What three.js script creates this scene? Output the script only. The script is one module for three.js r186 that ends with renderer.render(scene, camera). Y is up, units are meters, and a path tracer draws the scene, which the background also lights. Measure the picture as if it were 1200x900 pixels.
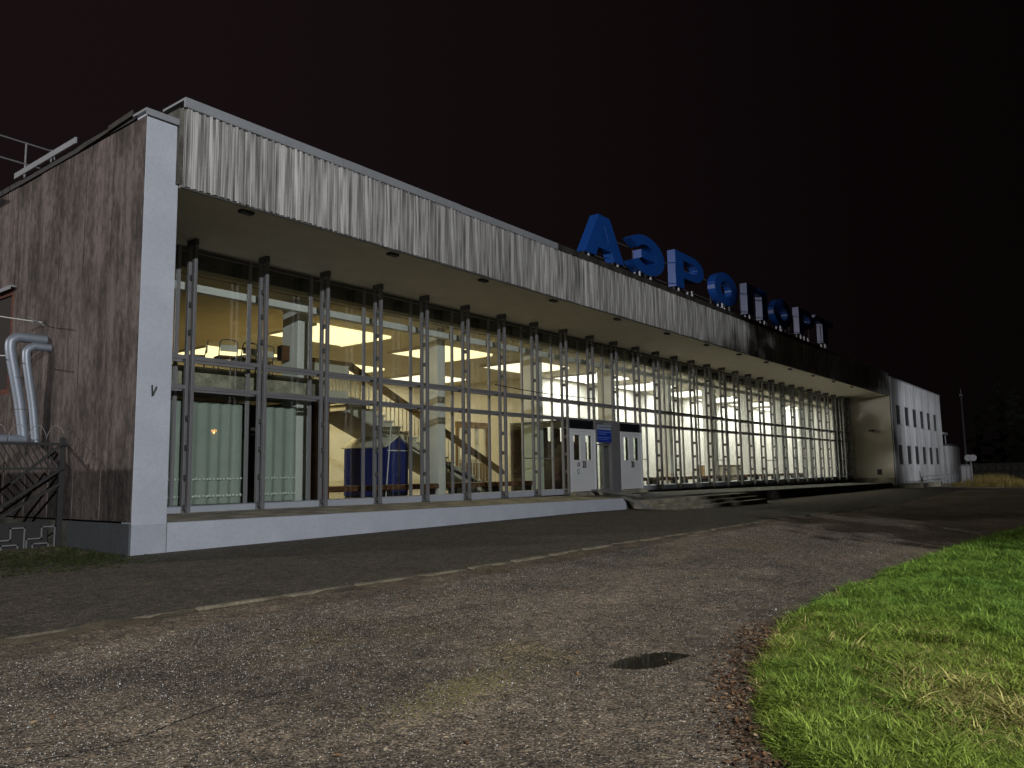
import * as THREE from 'three';
import { mergeGeometries } from 'three/addons/utils/BufferGeometryUtils.js';
import { RectAreaLightUniformsLib } from 'three/addons/lights/RectAreaLightUniformsLib.js';
import { RoundedBoxGeometry } from 'three/addons/geometries/RoundedBoxGeometry.js';

RectAreaLightUniformsLib.init();
const scene = new THREE.Scene();

// ---------------------------------------------------------------- camera
const EYE = new THREE.Vector3(-6.4516, 1.248, 12.846);
const F = 916.13, PITCH = 0.1135, YAW = 0.9158, ROLL = -0.0156;
const camera = new THREE.PerspectiveCamera(2 * Math.atan(450 / F) * 180 / Math.PI, 4 / 3, 0.05, 900);
const FWD = new THREE.Vector3(Math.sin(YAW) * Math.cos(PITCH), Math.sin(PITCH), -Math.cos(YAW) * Math.cos(PITCH));
const r0 = new THREE.Vector3(Math.cos(YAW), 0, Math.sin(YAW)), u0 = new THREE.Vector3().crossVectors(r0, FWD);
const RIGHT = r0.clone().multiplyScalar(Math.cos(ROLL)).addScaledVector(u0, Math.sin(ROLL));
const UPV = u0.clone().multiplyScalar(Math.cos(ROLL)).addScaledVector(r0, -Math.sin(ROLL));
camera.position.copy(EYE);
camera.quaternion.setFromRotationMatrix(new THREE.Matrix4().makeBasis(RIGHT, UPV, FWD.clone().negate()));
camera.updateMatrixWorld();

// ---------------------------------------------------------------- night sky: dim town glow fading towards the dark side
{
  const W = 256, H = 128, d = new Float32Array(W * H * 4);
  for (let j = 0; j < H; j++) for (let i = 0; i < W; i++) {
    const az = (i + 0.5) / W * Math.PI * 2 - Math.PI;          // direction (cos az, sin az) in x, z
    const g = 0.5 + 0.5 * Math.cos(az + 1.3);                  // brightest over the town, behind and left of the terminal
    const k = 0.0004 + 0.0050 * g ** 4;
    const o = (j * W + i) * 4;
    d[o] = k * 1.55; d[o + 1] = k * 0.90; d[o + 2] = k * 1.0; d[o + 3] = 1;
  }
  const t = new THREE.DataTexture(d, W, H, THREE.RGBAFormat, THREE.FloatType);
  t.mapping = THREE.EquirectangularReflectionMapping; t.magFilter = t.minFilter = THREE.LinearFilter; t.needsUpdate = true;
  scene.background = t; scene.environment = t;
}
const renderer = new THREE.WebGLRenderer({ antialias: true });
renderer.toneMapping = THREE.LinearToneMapping;
renderer.toneMappingExposure = 1;
renderer.shadowMap.enabled = true;

// lamp positions and strengths (their fittings are built further down)
const MAST = { p: [-14, 11.25, 30], cd: 2350, c: new THREE.Color(0.97, 0.98, 1.0) };
const YARD = { p: [-45, 12.0, -22], cd: 3300, c: new THREE.Color(1.0, 0.93, 0.90) };
const SODIUM = { p: [55.7, 7.9, 81.9], cd: 12, c: new THREE.Color(1.0, 0.42, 0.08) };
const FLOOD = { p: [58, 9.5, 27], to: [67, 4.2, 0], cd: 900, c: new THREE.Color(0.96, 0.97, 1.0) };
const HALL_WARM = new THREE.Color(1.0, 0.80, 0.42), HALL_COOL = new THREE.Color(1.0, 0.96, 0.86);
const HALL_LIGHT = 4.2;

// ---------------------------------------------------------------- helpers
let seed = 12345;
const rnd = () => { seed = (seed * 1664525 + 1013904223) >>> 0; return seed / 4294967296; };
const rr = (a, b) => a + (b - a) * rnd();
const lerp = (a, b, t) => a + (b - a) * t, clamp = (x, a = 0, b = 1) => Math.min(b, Math.max(a, x));
const smooth = (a, b, x) => { const t = clamp((x - a) / (b - a)); return t * t * (3 - 2 * t); };
function hash(x, y, s) { let h = (x * 374761393 + y * 668265263 + s * 2147483647) | 0; h = Math.imul(h ^ (h >>> 13), 1274126177); h ^= h >>> 16; return (h >>> 0) / 4294967296; }
function vnoise(x, y, s, px = 0, py = 0) {
  const xi = Math.floor(x), yi = Math.floor(y), fx = x - xi, fy = y - yi, u = fx * fx * (3 - 2 * fx), v = fy * fy * (3 - 2 * fy);
  const w = (a, p) => p ? ((a % p) + p) % p : a;
  const a = hash(w(xi, px), w(yi, py), s), b = hash(w(xi + 1, px), w(yi, py), s), c = hash(w(xi, px), w(yi + 1, py), s), d = hash(w(xi + 1, px), w(yi + 1, py), s);
  return lerp(lerp(a, b, u), lerp(c, d, u), v);
}
function fbm(x, y, s, oct = 4, px = 0, py = 0) { let r = 0, a = 0.5, n = 0; for (let o = 0; o < oct; o++) { r += a * vnoise(x, y, s + o, px, py); n += a; x *= 2; y *= 2; px *= 2; py *= 2; a *= 0.5; } return r / n; }
function tex(w, h, fn, metres = [1, 1], srgb = false) {
  const d = new Uint8Array(w * h * 4);
  for (let j = 0; j < h; j++) for (let i = 0; i < w; i++) {
    const c = fn(i / w, j / h, i, j), o = (j * w + i) * 4;
    if (typeof c === 'number') d[o] = d[o + 1] = d[o + 2] = clamp(c) * 255;
    else for (let k = 0; k < 3; k++) d[o + k] = clamp(c[k]) * 255;
    d[o + 3] = 255;
  }
  const t = new THREE.DataTexture(d, w, h);
  t.wrapS = t.wrapT = THREE.RepeatWrapping; t.magFilter = THREE.LinearFilter; t.minFilter = THREE.LinearMipmapLinearFilter; t.generateMipmaps = true;
  t.repeat.set(1 / metres[0], 1 / metres[1]);
  if (srgb) t.colorSpace = THREE.SRGBColorSpace;
  t.needsUpdate = true;
  return t;
}
const lin = (r, g, b) => new THREE.Color().setRGB(r, g, b);
const mat = (c, o = {}) => new THREE.MeshStandardMaterial({ color: Array.isArray(c) ? lin(...c) : c, roughness: 0.8, ...o });

function metreUV(g) {                                  // box-projected uv in metres
  const n = g.index ? g.toNonIndexed() : g;
  const p = n.attributes.position, nn = n.attributes.normal, uv = new Float32Array(p.count * 2);
  for (let i = 0; i < p.count; i++) {
    const ax = Math.abs(nn.getX(i)), ay = Math.abs(nn.getY(i)), az = Math.abs(nn.getZ(i));
    let u, v;
    if (ay >= ax && ay >= az) { u = p.getX(i); v = p.getZ(i); } else if (ax >= az) { u = p.getZ(i); v = p.getY(i); } else { u = p.getX(i); v = p.getY(i); }
    uv[i * 2] = u; uv[i * 2 + 1] = v;
  }
  n.setAttribute('uv', new THREE.BufferAttribute(uv, 2));
  return n;
}
// box from corner to corner
const bx = (x0, x1, y0, y1, z0, z1) => metreUV(new THREE.BoxGeometry(x1 - x0, y1 - y0, z1 - z0).translate((x0 + x1) / 2, (y0 + y1) / 2, (z0 + z1) / 2));
function rbx(x0, x1, y0, y1, z0, z1, r = 0.006, seg = 1) { return metreUV(new RoundedBoxGeometry(x1 - x0, y1 - y0, z1 - z0, seg, r).translate((x0 + x1) / 2, (y0 + y1) / 2, (z0 + z1) / 2)); }
const V = (a) => new THREE.Vector3(...a);
function rod(a, b, r, seg = 8) {
  const A = V(a), B = V(b), g = new THREE.CylinderGeometry(r, r, A.distanceTo(B), seg, 1);
  g.applyQuaternion(new THREE.Quaternion().setFromUnitVectors(new THREE.Vector3(0, 1, 0), B.clone().sub(A).normalize())); g.translate(...A.add(B).multiplyScalar(0.5).toArray());
  return metreUV(g);
}
function tube(pts, r, seg = 8, n = 24, tension = 0.5) { return metreUV(new THREE.TubeGeometry(new THREE.CatmullRomCurve3(pts.map(V), false, 'catmullrom', tension), n, r, seg)); }
function beam(a, b, w, h) {                            // rectangular bar between two points
  const A = V(a), B = V(b), L = A.distanceTo(B), g = new THREE.BoxGeometry(w, h, L), dir = B.clone().sub(A).normalize();
  const m = new THREE.Matrix4().lookAt(new THREE.Vector3(), dir, Math.abs(dir.y) > 0.99 ? new THREE.Vector3(1, 0, 0) : new THREE.Vector3(0, 1, 0));
  g.applyMatrix4(m); g.translate(...A.add(B).multiplyScalar(0.5).toArray());
  return metreUV(g);
}
const merge = (a) => a.length === 1 ? a[0] : mergeGeometries(a.map((g) => { const n = g.index ? g.toNonIndexed() : g; for (const k of Object.keys(n.attributes)) if (!['position', 'normal', 'uv'].includes(k)) n.deleteAttribute(k); return n; }));
const taken = {};
const numbered = (n) => { const k = taken[n] = (taken[n] ?? -1) + 1; return k ? `${n}_${String(k).padStart(3, '0')}` : n; };
function obj(name, geo, m, parent = scene) {
  const o = new THREE.Mesh(Array.isArray(geo) ? merge(geo) : geo, m);
  o.name = parent === scene ? numbered(name) : name; o.castShadow = o.receiveShadow = true; parent.add(o); return o;
}
function grp(name, parent = scene, pos = [0, 0, 0]) { const g = new THREE.Group(); g.name = parent === scene ? numbered(name) : name; g.position.set(...pos); parent.add(g); return g; }
function tag(o, label, category, group) { o.userData.label = label; o.userData.category = category; if (group) o.userData.group = group; return o; }
const structure = (o) => { o.userData.kind = 'structure'; return o; };
const stuff = (o) => { o.userData.kind = 'stuff'; return o; };

// ---------------------------------------------------------------- textures and materials
const aspTex = tex(1024, 1024, (u, v, i, j) => {
  const stone = vnoise(u * 230, v * 230, 3, 230, 230), fine = hash(i, j, 9), big = fbm(u * 6, v * 6, 21, 4, 6, 6), mid = fbm(u * 40, v * 40, 31, 3, 40, 40);
  let k = 0.45 + 0.16 * (big - 0.5) + 0.3 * (mid - 0.5) + 0.42 * (stone - 0.5) + 0.3 * (fine - 0.5);
  const sp = vnoise(u * 150, v * 150, 77, 150, 150);
  if (sp > 0.87) k += 0.5 * (sp - 0.8) / 0.2;
  if (sp < 0.12) k *= 0.55;
  return [k * 1.05, k * 0.985, k * 0.89];
}, [2.6, 2.6], true);
const aspBump = tex(1024, 1024, (u, v, i, j) => 0.5 + 0.55 * (vnoise(u * 230, v * 230, 3, 230, 230) - 0.5) + 0.5 * (vnoise(u * 150, v * 150, 77, 150, 150) - 0.5) + 0.3 * (fbm(u * 40, v * 40, 31, 3, 40, 40) - 0.5), [2.6, 2.6]);
const streakFn = (s, dark, contrast) => (u, v) => {
  const st = fbm(u * 40, v * 2.2, s, 4, 40, 0), st2 = fbm(u * 110, v * 5, s + 7, 3, 110, 0), blot = fbm(u * 5, v * 5, s + 3, 4, 5, 5), grain = fbm(u * 120, v * 120, s + 5, 2, 120, 120);
  let k = 0.8 + contrast * (st - 0.52) + contrast * 0.5 * (st2 - 0.5) + 0.35 * (blot - 0.5) + 0.3 * (grain - 0.5);
  return Math.max(dark, k);
};
const plasterTex = tex(1024, 1024, (u, v) => { const k = 0.25 * streakFn(40, 0.2, 1.5)(u, v) + 0.75 * (0.8 + 1.0 * (fbm(u * 9, v * 7, 41, 6, 9, 7) - 0.5) + 0.6 * (fbm(u * 70, v * 60, 43, 3, 70, 60) - 0.5)); return [k, k * 0.985, k * 0.97]; }, [4.3, 7.7], true);
const plasterBump = tex(512, 512, (u, v) => 0.6 * fbm(u * 60, v * 60, 50, 3, 60, 60) + 0.4 * fbm(u * 14, v * 5, 51, 3, 14, 5), [2, 2]);
const metalTex = tex(1024, 512, (u, v) => { const k = 0.10 + 0.2 * streakFn(60, 0.3, 0.8)(u, v) + 0.72 * (0.8 + 1.1 * (fbm(u * 190, v * 2.5, 66, 2, 190, 0) - 0.5)); return [k, k, k * 0.99]; }, [3.7, 2.1], true);
const paintTex = tex(512, 512, (u, v) => { const k = 0.95 + 0.08 * (fbm(u * 5, v * 5, 70, 5, 5, 5) - 0.5) + 0.06 * (fbm(u * 70, v * 70, 71, 2, 70, 70) - 0.5); return [k, k, k]; }, [2.3, 2.3], true);
const paintBump = tex(256, 256, (u, v) => fbm(u * 24, v * 24, 72, 4, 24, 24), [1, 1]);
const concTex = tex(1024, 1024, (u, v, i, j) => { const b = fbm(u * 5, v * 5, 80, 5, 5, 5), g = fbm(u * 90, v * 90, 81, 2, 90, 90), k = 0.78 + 0.7 * (b - 0.5) + 0.3 * (g - 0.5) + 0.1 * (hash(i, j, 4) - 0.5); return [k, k * 0.98, k * 0.92]; }, [2.1, 2.1], true);
const dirtyWallTex = tex(512, 512, (u, v) => { const k = 0.5 * streakFn(90, 0.35, 0.9)(u, v) + 0.48 + 0.3 * (fbm(u * 4, v * 4, 93, 5, 4, 4) - 0.5); return [k, k, k * 0.99]; }, [6.1, 8], true);
const woodTex = tex(256, 256, (u, v) => { const k = 0.75 + 0.5 * (fbm(u * 4, v * 40, 95, 4, 4, 40) - 0.5); return [k, k * 0.97, k * 0.93]; }, [0.8, 0.8], true);

const M = {
  asphalt: mat([1, 1, 1], { map: aspTex, bumpMap: aspBump, bumpScale: 0.012, roughness: 0.86, vertexColors: true }),
  walk: mat([0.33, 0.31, 0.26], { map: aspTex, bumpMap: aspBump, bumpScale: 0.008, roughness: 0.88 }),
  plaster: mat([0.155, 0.128, 0.122], { map: plasterTex, bumpMap: plasterBump, bumpScale: 0.014, roughness: 0.92 }),
  plasterB: mat([0.142, 0.120, 0.112], { map: plasterTex, bumpMap: plasterBump, bumpScale: 0.014, roughness: 0.92 }),
  joint: mat([0.03, 0.027, 0.025], { roughness: 0.95 }),
  white: mat([0.46, 0.49, 0.56], { map: paintTex, bumpMap: paintBump, bumpScale: 0.003, roughness: 0.7 }),
  whiteDirty: mat([0.39, 0.42, 0.48], { map: paintTex, bumpMap: paintBump, bumpScale: 0.003, roughness: 0.75 }),
  plinthDark: mat([0.10, 0.11, 0.12], { map: paintTex, bumpMap: plasterBump, bumpScale: 0.01 }),
  sheet: [0.50, 0.43, 0.55, 0.47].map((k) => mat([k, k * 0.985, k * 0.97], { map: metalTex, roughness: 0.55, metalness: 0.15 })),
  cap: mat([0.36, 0.38, 0.41], { roughness: 0.45, metalness: 0.3, map: paintTex }),
  capDark: mat([0.05, 0.048, 0.046], { roughness: 0.75, map: concTex }),
  soffit: mat([0.74, 0.69, 0.57], { map: paintTex, roughness: 0.9 }),
  steel: mat([0.23, 0.23, 0.24], { map: paintTex, roughness: 0.5, metalness: 0.35 }),
  steelDark: mat([0.10, 0.10, 0.10], { roughness: 0.6, metalness: 0.2 }),
  alu: mat([0.30, 0.30, 0.31], { roughness: 0.42, metalness: 0.5 }),
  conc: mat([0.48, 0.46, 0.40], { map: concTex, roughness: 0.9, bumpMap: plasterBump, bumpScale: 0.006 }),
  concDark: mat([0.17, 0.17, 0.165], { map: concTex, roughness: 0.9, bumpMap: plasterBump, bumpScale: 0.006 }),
  beige: mat([0.60, 0.545, 0.44], { map: paintTex, roughness: 0.92, bumpMap: plasterBump, bumpScale: 0.006 }),
  far: mat([0.55, 0.56, 0.59], { map: dirtyWallTex, roughness: 0.9 }),
  roof: mat([0.05, 0.05, 0.05], { roughness: 0.95 }),
  glass: new THREE.MeshPhysicalMaterial({ color: lin(0.93, 0.96, 0.94), transmission: 1, thickness: 0, roughness: 0.015, ior: 1.5 }),
  glassDark: mat([0.012, 0.013, 0.015], { roughness: 0.08 }),
  cream: mat([0.68, 0.63, 0.50], { roughness: 0.85, map: paintTex }),
  hallWhite: mat([0.75, 0.74, 0.71], { roughness: 0.85, map: paintTex }),
  ceil: mat([0.60, 0.50, 0.33], { roughness: 0.85, map: paintTex }),
  floor: mat([0.30, 0.28, 0.25], { roughness: 0.35, map: concTex }),
  stairSide: mat([0.60, 0.57, 0.47], { roughness: 0.8, map: paintTex }),
  wood: mat([0.22, 0.10, 0.045], { map: woodTex, roughness: 0.5 }),
  woodRail: mat([0.33, 0.22, 0.10], { map: woodTex, roughness: 0.5 }),
  rust: mat([0.19, 0.052, 0.03], { map: woodTex, roughness: 0.7 }),
  blue: new THREE.MeshPhysicalMaterial({ color: lin(0.008, 0.060, 0.27), roughness: 0.38, clearcoat: 0.3, clearcoatRoughness: 0.3 }),
  booth: mat([0.012, 0.022, 0.16], { roughness: 0.5 }),
  boothRoof: mat([0.70, 0.68, 0.60], { roughness: 0.6 }),
  door: mat([0.72, 0.73, 0.76], { map: paintTex, roughness: 0.5 }),
  black: mat([0.02, 0.02, 0.02], { roughness: 0.6 }),
  pipe: mat([0.30, 0.34, 0.40], { roughness: 0.48, metalness: 0.45, map: paintTex }),
  curtain: new THREE.MeshPhysicalMaterial({ color: lin(0.46, 0.52, 0.47), roughness: 1, transmission: 0.25, thickness: 0, map: paintTex }),
  lace: mat([0.70, 0.72, 0.68], { roughness: 1 }),
  kerb: mat([0.36, 0.33, 0.26], { map: concTex, roughness: 0.95, bumpMap: plasterBump, bumpScale: 0.012 }),
  sand: mat([0.17, 0.14, 0.095], { map: concTex, roughness: 1 }),
};

// ---------------------------------------------------------------- ground heights
function interp(t, x) { if (x <= t[0][0]) return t[0][1]; for (let i = 1; i < t.length; i++) if (x <= t[i][0]) { const [a, p] = t[i - 1], [b, q] = t[i]; const k = (x - a) / (b - a); return lerp(p, q, k); } return t[t.length - 1][1]; }
const HX = [[-30, -0.05], [0, 0], [14, 0.03], [27, -0.12], [44, -0.20], [80, -0.28]];
const gy = (x, z) => interp(HX, x) - 0.023 * clamp(z, -8, 13);
const wob = (x, z) => 0.018 * (fbm(x * 0.7 + 50, z * 0.7 + 50, 200, 3) - 0.5);
const puddleC = [-0.80, 9.72];
const dip = (x, z) => { const dx = (x - puddleC[0]) * 0.82 + (z - puddleC[1]) * 0.3, dz = (z - puddleC[1]) - 0.25 * (x - puddleC[0]); return -0.022 * Math.exp(-(dx * dx / 0.30 + dz * dz / 0.11)); };
const gh = (x, z) => gy(x, z) + (z > 5.9 ? wob(x, z) * smooth(5.9, 6.6, z) + dip(x, z) : 0);

function gridSheet(xs, zs, hf, colf) {
  const P = [], U = [], C = [], I = [];
  for (const z of zs) for (const x of xs) { P.push(x, hf(x, z), z); U.push(x, z); if (colf) C.push(...colf(x, z)); }
  const n = xs.length;
  for (let j = 0; j < zs.length - 1; j++) for (let i = 0; i < n - 1; i++) { const a = j * n + i; I.push(a, a + n, a + 1, a + 1, a + n, a + n + 1); }
  const g = new THREE.BufferGeometry(); g.setIndex(I);
  g.setAttribute('position', new THREE.Float32BufferAttribute(P, 3)); g.setAttribute('uv', new THREE.Float32BufferAttribute(U, 2));
  if (colf) g.setAttribute('color', new THREE.Float32BufferAttribute(C, 3));
  g.computeVertexNormals(); return g;
}
const range = (a, b, s) => { const r = []; for (let x = a; x < b - 1e-6; x += s) r.push(x); r.push(b); return r; };
{
  const xs = [-200, -120, -70, -40, -25, ...range(-15, 6, 0.1), ...range(6.4, 24, 0.4), ...range(26, 60, 2), 70, 90, 130, 200, 320, 450];
  const zs = [-300, -180, -90, -45, -20, -10, -5, 0, 2, 4, 5.2, ...range(5.6, 13, 0.1), 14, 16, 20, 26, 35, 50, 80, 140, 250, 400];
  const col = (x, z) => {
    const a = fbm(x * 0.35 + 9, z * 0.5 + 9, 210, 4), b = fbm(x * 1.3, z * 1.6, 220, 4), c = fbm(x * 0.8 + 30, z * 1.1, 230, 4);
    let k = 0.70 + 0.7 * (a - 0.5) + 0.7 * (b - 0.5);
    let rgb = [k * 1.03, k * 0.91, k * 0.77];
    const moss = smooth(0.60, 0.72, c) * 0.5; rgb = [rgb[0] * (1 + 0.05 * moss), rgb[1] * (1 + 0.02 * moss), rgb[2] * (1 - 0.45 * moss)];
    return rgb.map((q) => clamp(q, 0.05, 1.6));
  };
  structure(obj('road', gridSheet(xs, zs, gh, col), M.asphalt));
}
// pavement between the plinth and the kerb line
const kerbZ = (x) => 5.2 + 0.03 * (x + 1) - 0.0008 * (x + 1) * (x + 1) + 0.04 * Math.sin(x * 0.7);
{
  const xs = range(-14, 60, 0.5), rows = 12, g = new THREE.BufferGeometry(), P = [], U = [], I = [];
  for (let j = 0; j <= rows; j++) for (const x of xs) { const z = lerp(-0.6, kerbZ(x), j / rows); P.push(x, gy(x, z) + 0.008, z); U.push(x, z); }
  for (let j = 0; j < rows; j++) for (let i = 0; i < xs.length - 1; i++) { const a = j * xs.length + i; I.push(a, a + xs.length, a + 1, a + 1, a + xs.length, a + xs.length + 1); }
  g.setIndex(I); g.setAttribute('position', new THREE.Float32BufferAttribute(P, 3)); g.setAttribute('uv', new THREE.Float32BufferAttribute(U, 2)); g.computeVertexNormals();
  structure(obj('pavement', g, M.walk));
}
{ // sunken kerb: one stone a metre, edges worn and half buried in sand
  const k = structure(grp('kerb'));
  for (let x = -9; x < 34; x += 1.02) {
    const z = kerbZ(x), L = rr(0.9, 1.0), w = rr(0.09, 0.13), g = rbx(-L / 2, L / 2, -0.12, rr(0.012, 0.034), -w / 2, w / 2, 0.015, 2);
    const p = g.attributes.position; for (let i = 0; i < p.count; i++) { const e = fbm(p.getX(i) * 5 + x * 3, p.getZ(i) * 20, 240, 3) - 0.5; p.setZ(i, p.getZ(i) + 0.05 * e); p.setY(i, p.getY(i) + (p.getY(i) > 0 ? 0.015 * e : 0)); }
    g.computeVertexNormals();
    const o = obj('kerb_stone', g, M.kerb, k); o.position.set(x + 0.5, gy(x + 0.5, z), kerbZ(x + 0.5)); o.rotation.y = -Math.atan2(kerbZ(x + 1) - z, 1) + rr(-0.012, 0.012); o.rotation.x = rr(-0.03, 0.03);
  }
  // sand and crumbs washed against the stones
  const P = [], U = [], I = [], xs = range(-9, 30, 0.08);
  xs.forEach((x, i) => {
    const n = fbm(x * 1.2, 3, 250, 4), a = 0.0 + 0.75 * Math.max(0, n - 0.46), b = 0.0 + 0.7 * Math.max(0, fbm(x * 1.5, 9, 251, 4) - 0.47), z = kerbZ(x);
    for (const [dz, h] of [[-0.03 - b, -0.004], [-0.02 - b * 0.4, 0.02 * smooth(0, 0.05, b) - 0.004], [0.03 + a * 0.4, 0.02 * smooth(0, 0.05, a) - 0.004], [0.04 + a, -0.004]]) { P.push(x, gh(x, z + dz) + h + 0.006, z + dz + 0.02 * (hash(i, 3, 5) - 0.5)); U.push(x, z + dz); }
    if (i) for (let q = 0; q < 3; q++) { const c = (i - 1) * 4 + q, d = i * 4 + q; I.push(c, c + 1, d, d, c + 1, d + 1); }
  });
  const g = new THREE.BufferGeometry(); g.setIndex(I); g.setAttribute('position', new THREE.Float32BufferAttribute(P, 3)); g.setAttribute('uv', new THREE.Float32BufferAttribute(U, 2)); g.computeVertexNormals();
  const s = stuff(obj('sand_drift', g, M.sand)); tag(s, 'strip of brown sand washed along the sunken kerb', 'sand');
}
{ // puddle in the pothole
  const N = 48, P = [puddleC[0], 0, puddleC[1]], I = []; const y = gh(...puddleC) + 0.0085; P[1] = y;
  for (let i = 0; i < N; i++) { const a = i / N * Math.PI * 2, r = 0.8 + 0.7 * (fbm(Math.cos(a) * 2 + 7, Math.sin(a) * 2 + 7, 260, 3) - 0.5); const u = Math.cos(a) * 0.52 * r, v = Math.sin(a) * 0.25 * r; P.push(puddleC[0] + u * 0.9 - v * 0.2, y, puddleC[1] + v + u * 0.3); I.push(0, 1 + (i + 1) % N, 1 + i); }
  const g = new THREE.BufferGeometry(); g.setIndex(I); g.setAttribute('position', new THREE.Float32BufferAttribute(P, 3)); g.computeVertexNormals();
  structure(obj('puddle_water', g, new THREE.MeshPhysicalMaterial({ color: lin(0.035, 0.031, 0.022), roughness: 0.03, ior: 1.33 })));
}
{ // loose chippings and pale grit on the road: light catches each one
  const N = 140000, g = new THREE.IcosahedronGeometry(1, 0), im = new THREE.InstancedMesh(g, mat([1, 1, 1], { roughness: 0.7 }), N), m = new THREE.Matrix4(), q = new THREE.Quaternion(), e = new THREE.Euler(), c = new THREE.Color();
  for (let i = 0; i < N; i++) {
    const t = Math.pow(rnd(), 1.6), x = lerp(-6.5, 14, t) + rr(-1.5, 1.5), z = lerp(11.8, 5.9, Math.pow(rnd(), 0.8)), s = rr(0.0015, 0.0042) * (rnd() > 0.995 ? 2.4 : 1);
    e.set(rr(0, 6), rr(0, 6), rr(0, 6)); q.setFromEuler(e);
    m.compose(new THREE.Vector3(x, gh(x, z) + s * 0.35, z), q, new THREE.Vector3(s, s * rr(0.4, 0.8), s * rr(0.6, 1.2))); im.setMatrixAt(i, m);
    const k = rnd() > 0.72 ? rr(0.35, 0.75) : rr(0.06, 0.25); im.setColorAt(i, c.setRGB(k, k * 0.96, k * 0.88));
  }
  im.name = 'road_grit'; im.castShadow = im.receiveShadow = true; stuff(im); tag(im, 'loose pale chippings scattered over the worn road', 'grit'); scene.add(im);
}
{ // patch of yellow moss crumbs on the road
  const N = 2600, im = new THREE.InstancedMesh(new THREE.IcosahedronGeometry(1, 0), mat([1, 1, 1], { roughness: 1 }), N), m = new THREE.Matrix4(), c = new THREE.Color(), q = new THREE.Quaternion();
  for (let i = 0; i < N; i++) { const g = () => (rnd() + rnd() + rnd() - 1.5), x = -2.3 + g() * 0.75, z = 9.2 + g() * 0.28 - 0.1 * (x + 2.3), s = rr(0.002, 0.005); m.compose(new THREE.Vector3(x, gh(x, z) + s * 0.2, z), q, new THREE.Vector3(s * 1.4, s * 0.6, s)); im.setMatrixAt(i, m); const k = rr(0.5, 1.3); im.setColorAt(i, c.setRGB(0.20 * k, 0.17 * k, 0.055 * k)); }
  im.name = 'road_moss'; im.castShadow = im.receiveShadow = true; stuff(im); tag(im, 'patch of yellow moss crumbs on the worn road', 'moss'); scene.add(im);
}
{ // long shrinkage cracks in the road
  const crack = (pts, w, m) => {
    const c = new THREE.CatmullRomCurve3(pts.map(([x, z]) => new THREE.Vector3(x, 0, z))), n = 70, P = [], I = [];
    for (let i = 0; i <= n; i++) { const p = c.getPoint(i / n), t = c.getTangent(i / n), k = w * (0.4 + 1.2 * hash(i, 7, Math.round(pts[0][0] * 10))), jx = 0.03 * (hash(i, 2, 8) - 0.5); for (const s of [-1, 1]) { const x = p.x - t.z * k * s + jx, z = p.z + t.x * k * s + jx; P.push(x, gh(x, z) + 0.005, z); } if (i) { const a = i * 2; I.push(a - 2, a - 1, a, a, a - 1, a + 1); } }
    const g = new THREE.BufferGeometry(); g.setIndex(I); g.setAttribute('position', new THREE.Float32BufferAttribute(P, 3)); g.computeVertexNormals();
    structure(obj('road_crack', g, m));
  };
  crack([[-1.6, 7.1], [1.0, 7.35], [4, 7.5], [8, 7.55], [12, 7.9]], 0.008, M.sand);
  crack([[2.2, 8.9], [3.0, 9.2], [3.9, 9.9]], 0.006, M.kerb);
  crack([[-4.9, 8.2], [-4.2, 8.35], [-3.5, 8.2], [-2.9, 8.3]], 0.006, M.black);
}

// ================================================================ TERMINAL
const T = grp('airport_terminal');
tag(T, 'long two-storey airport terminal with glazed front, corrugated fascia and white end pillar', 'building');
const X0 = 0, XP = 0.605, XE = 54.9, FIN0 = 2.452, MOD = 1.795, ZOUT = -2.55, ZIN = -2.77, ZG = -3.22, YS = 6.39, H = 7.57;
const plat = (x) => x < 16.3 ? 0.5 - 0.0082 * (x - 0.6) : 0.371 - 0.0062 * (x - 16.3);

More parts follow.
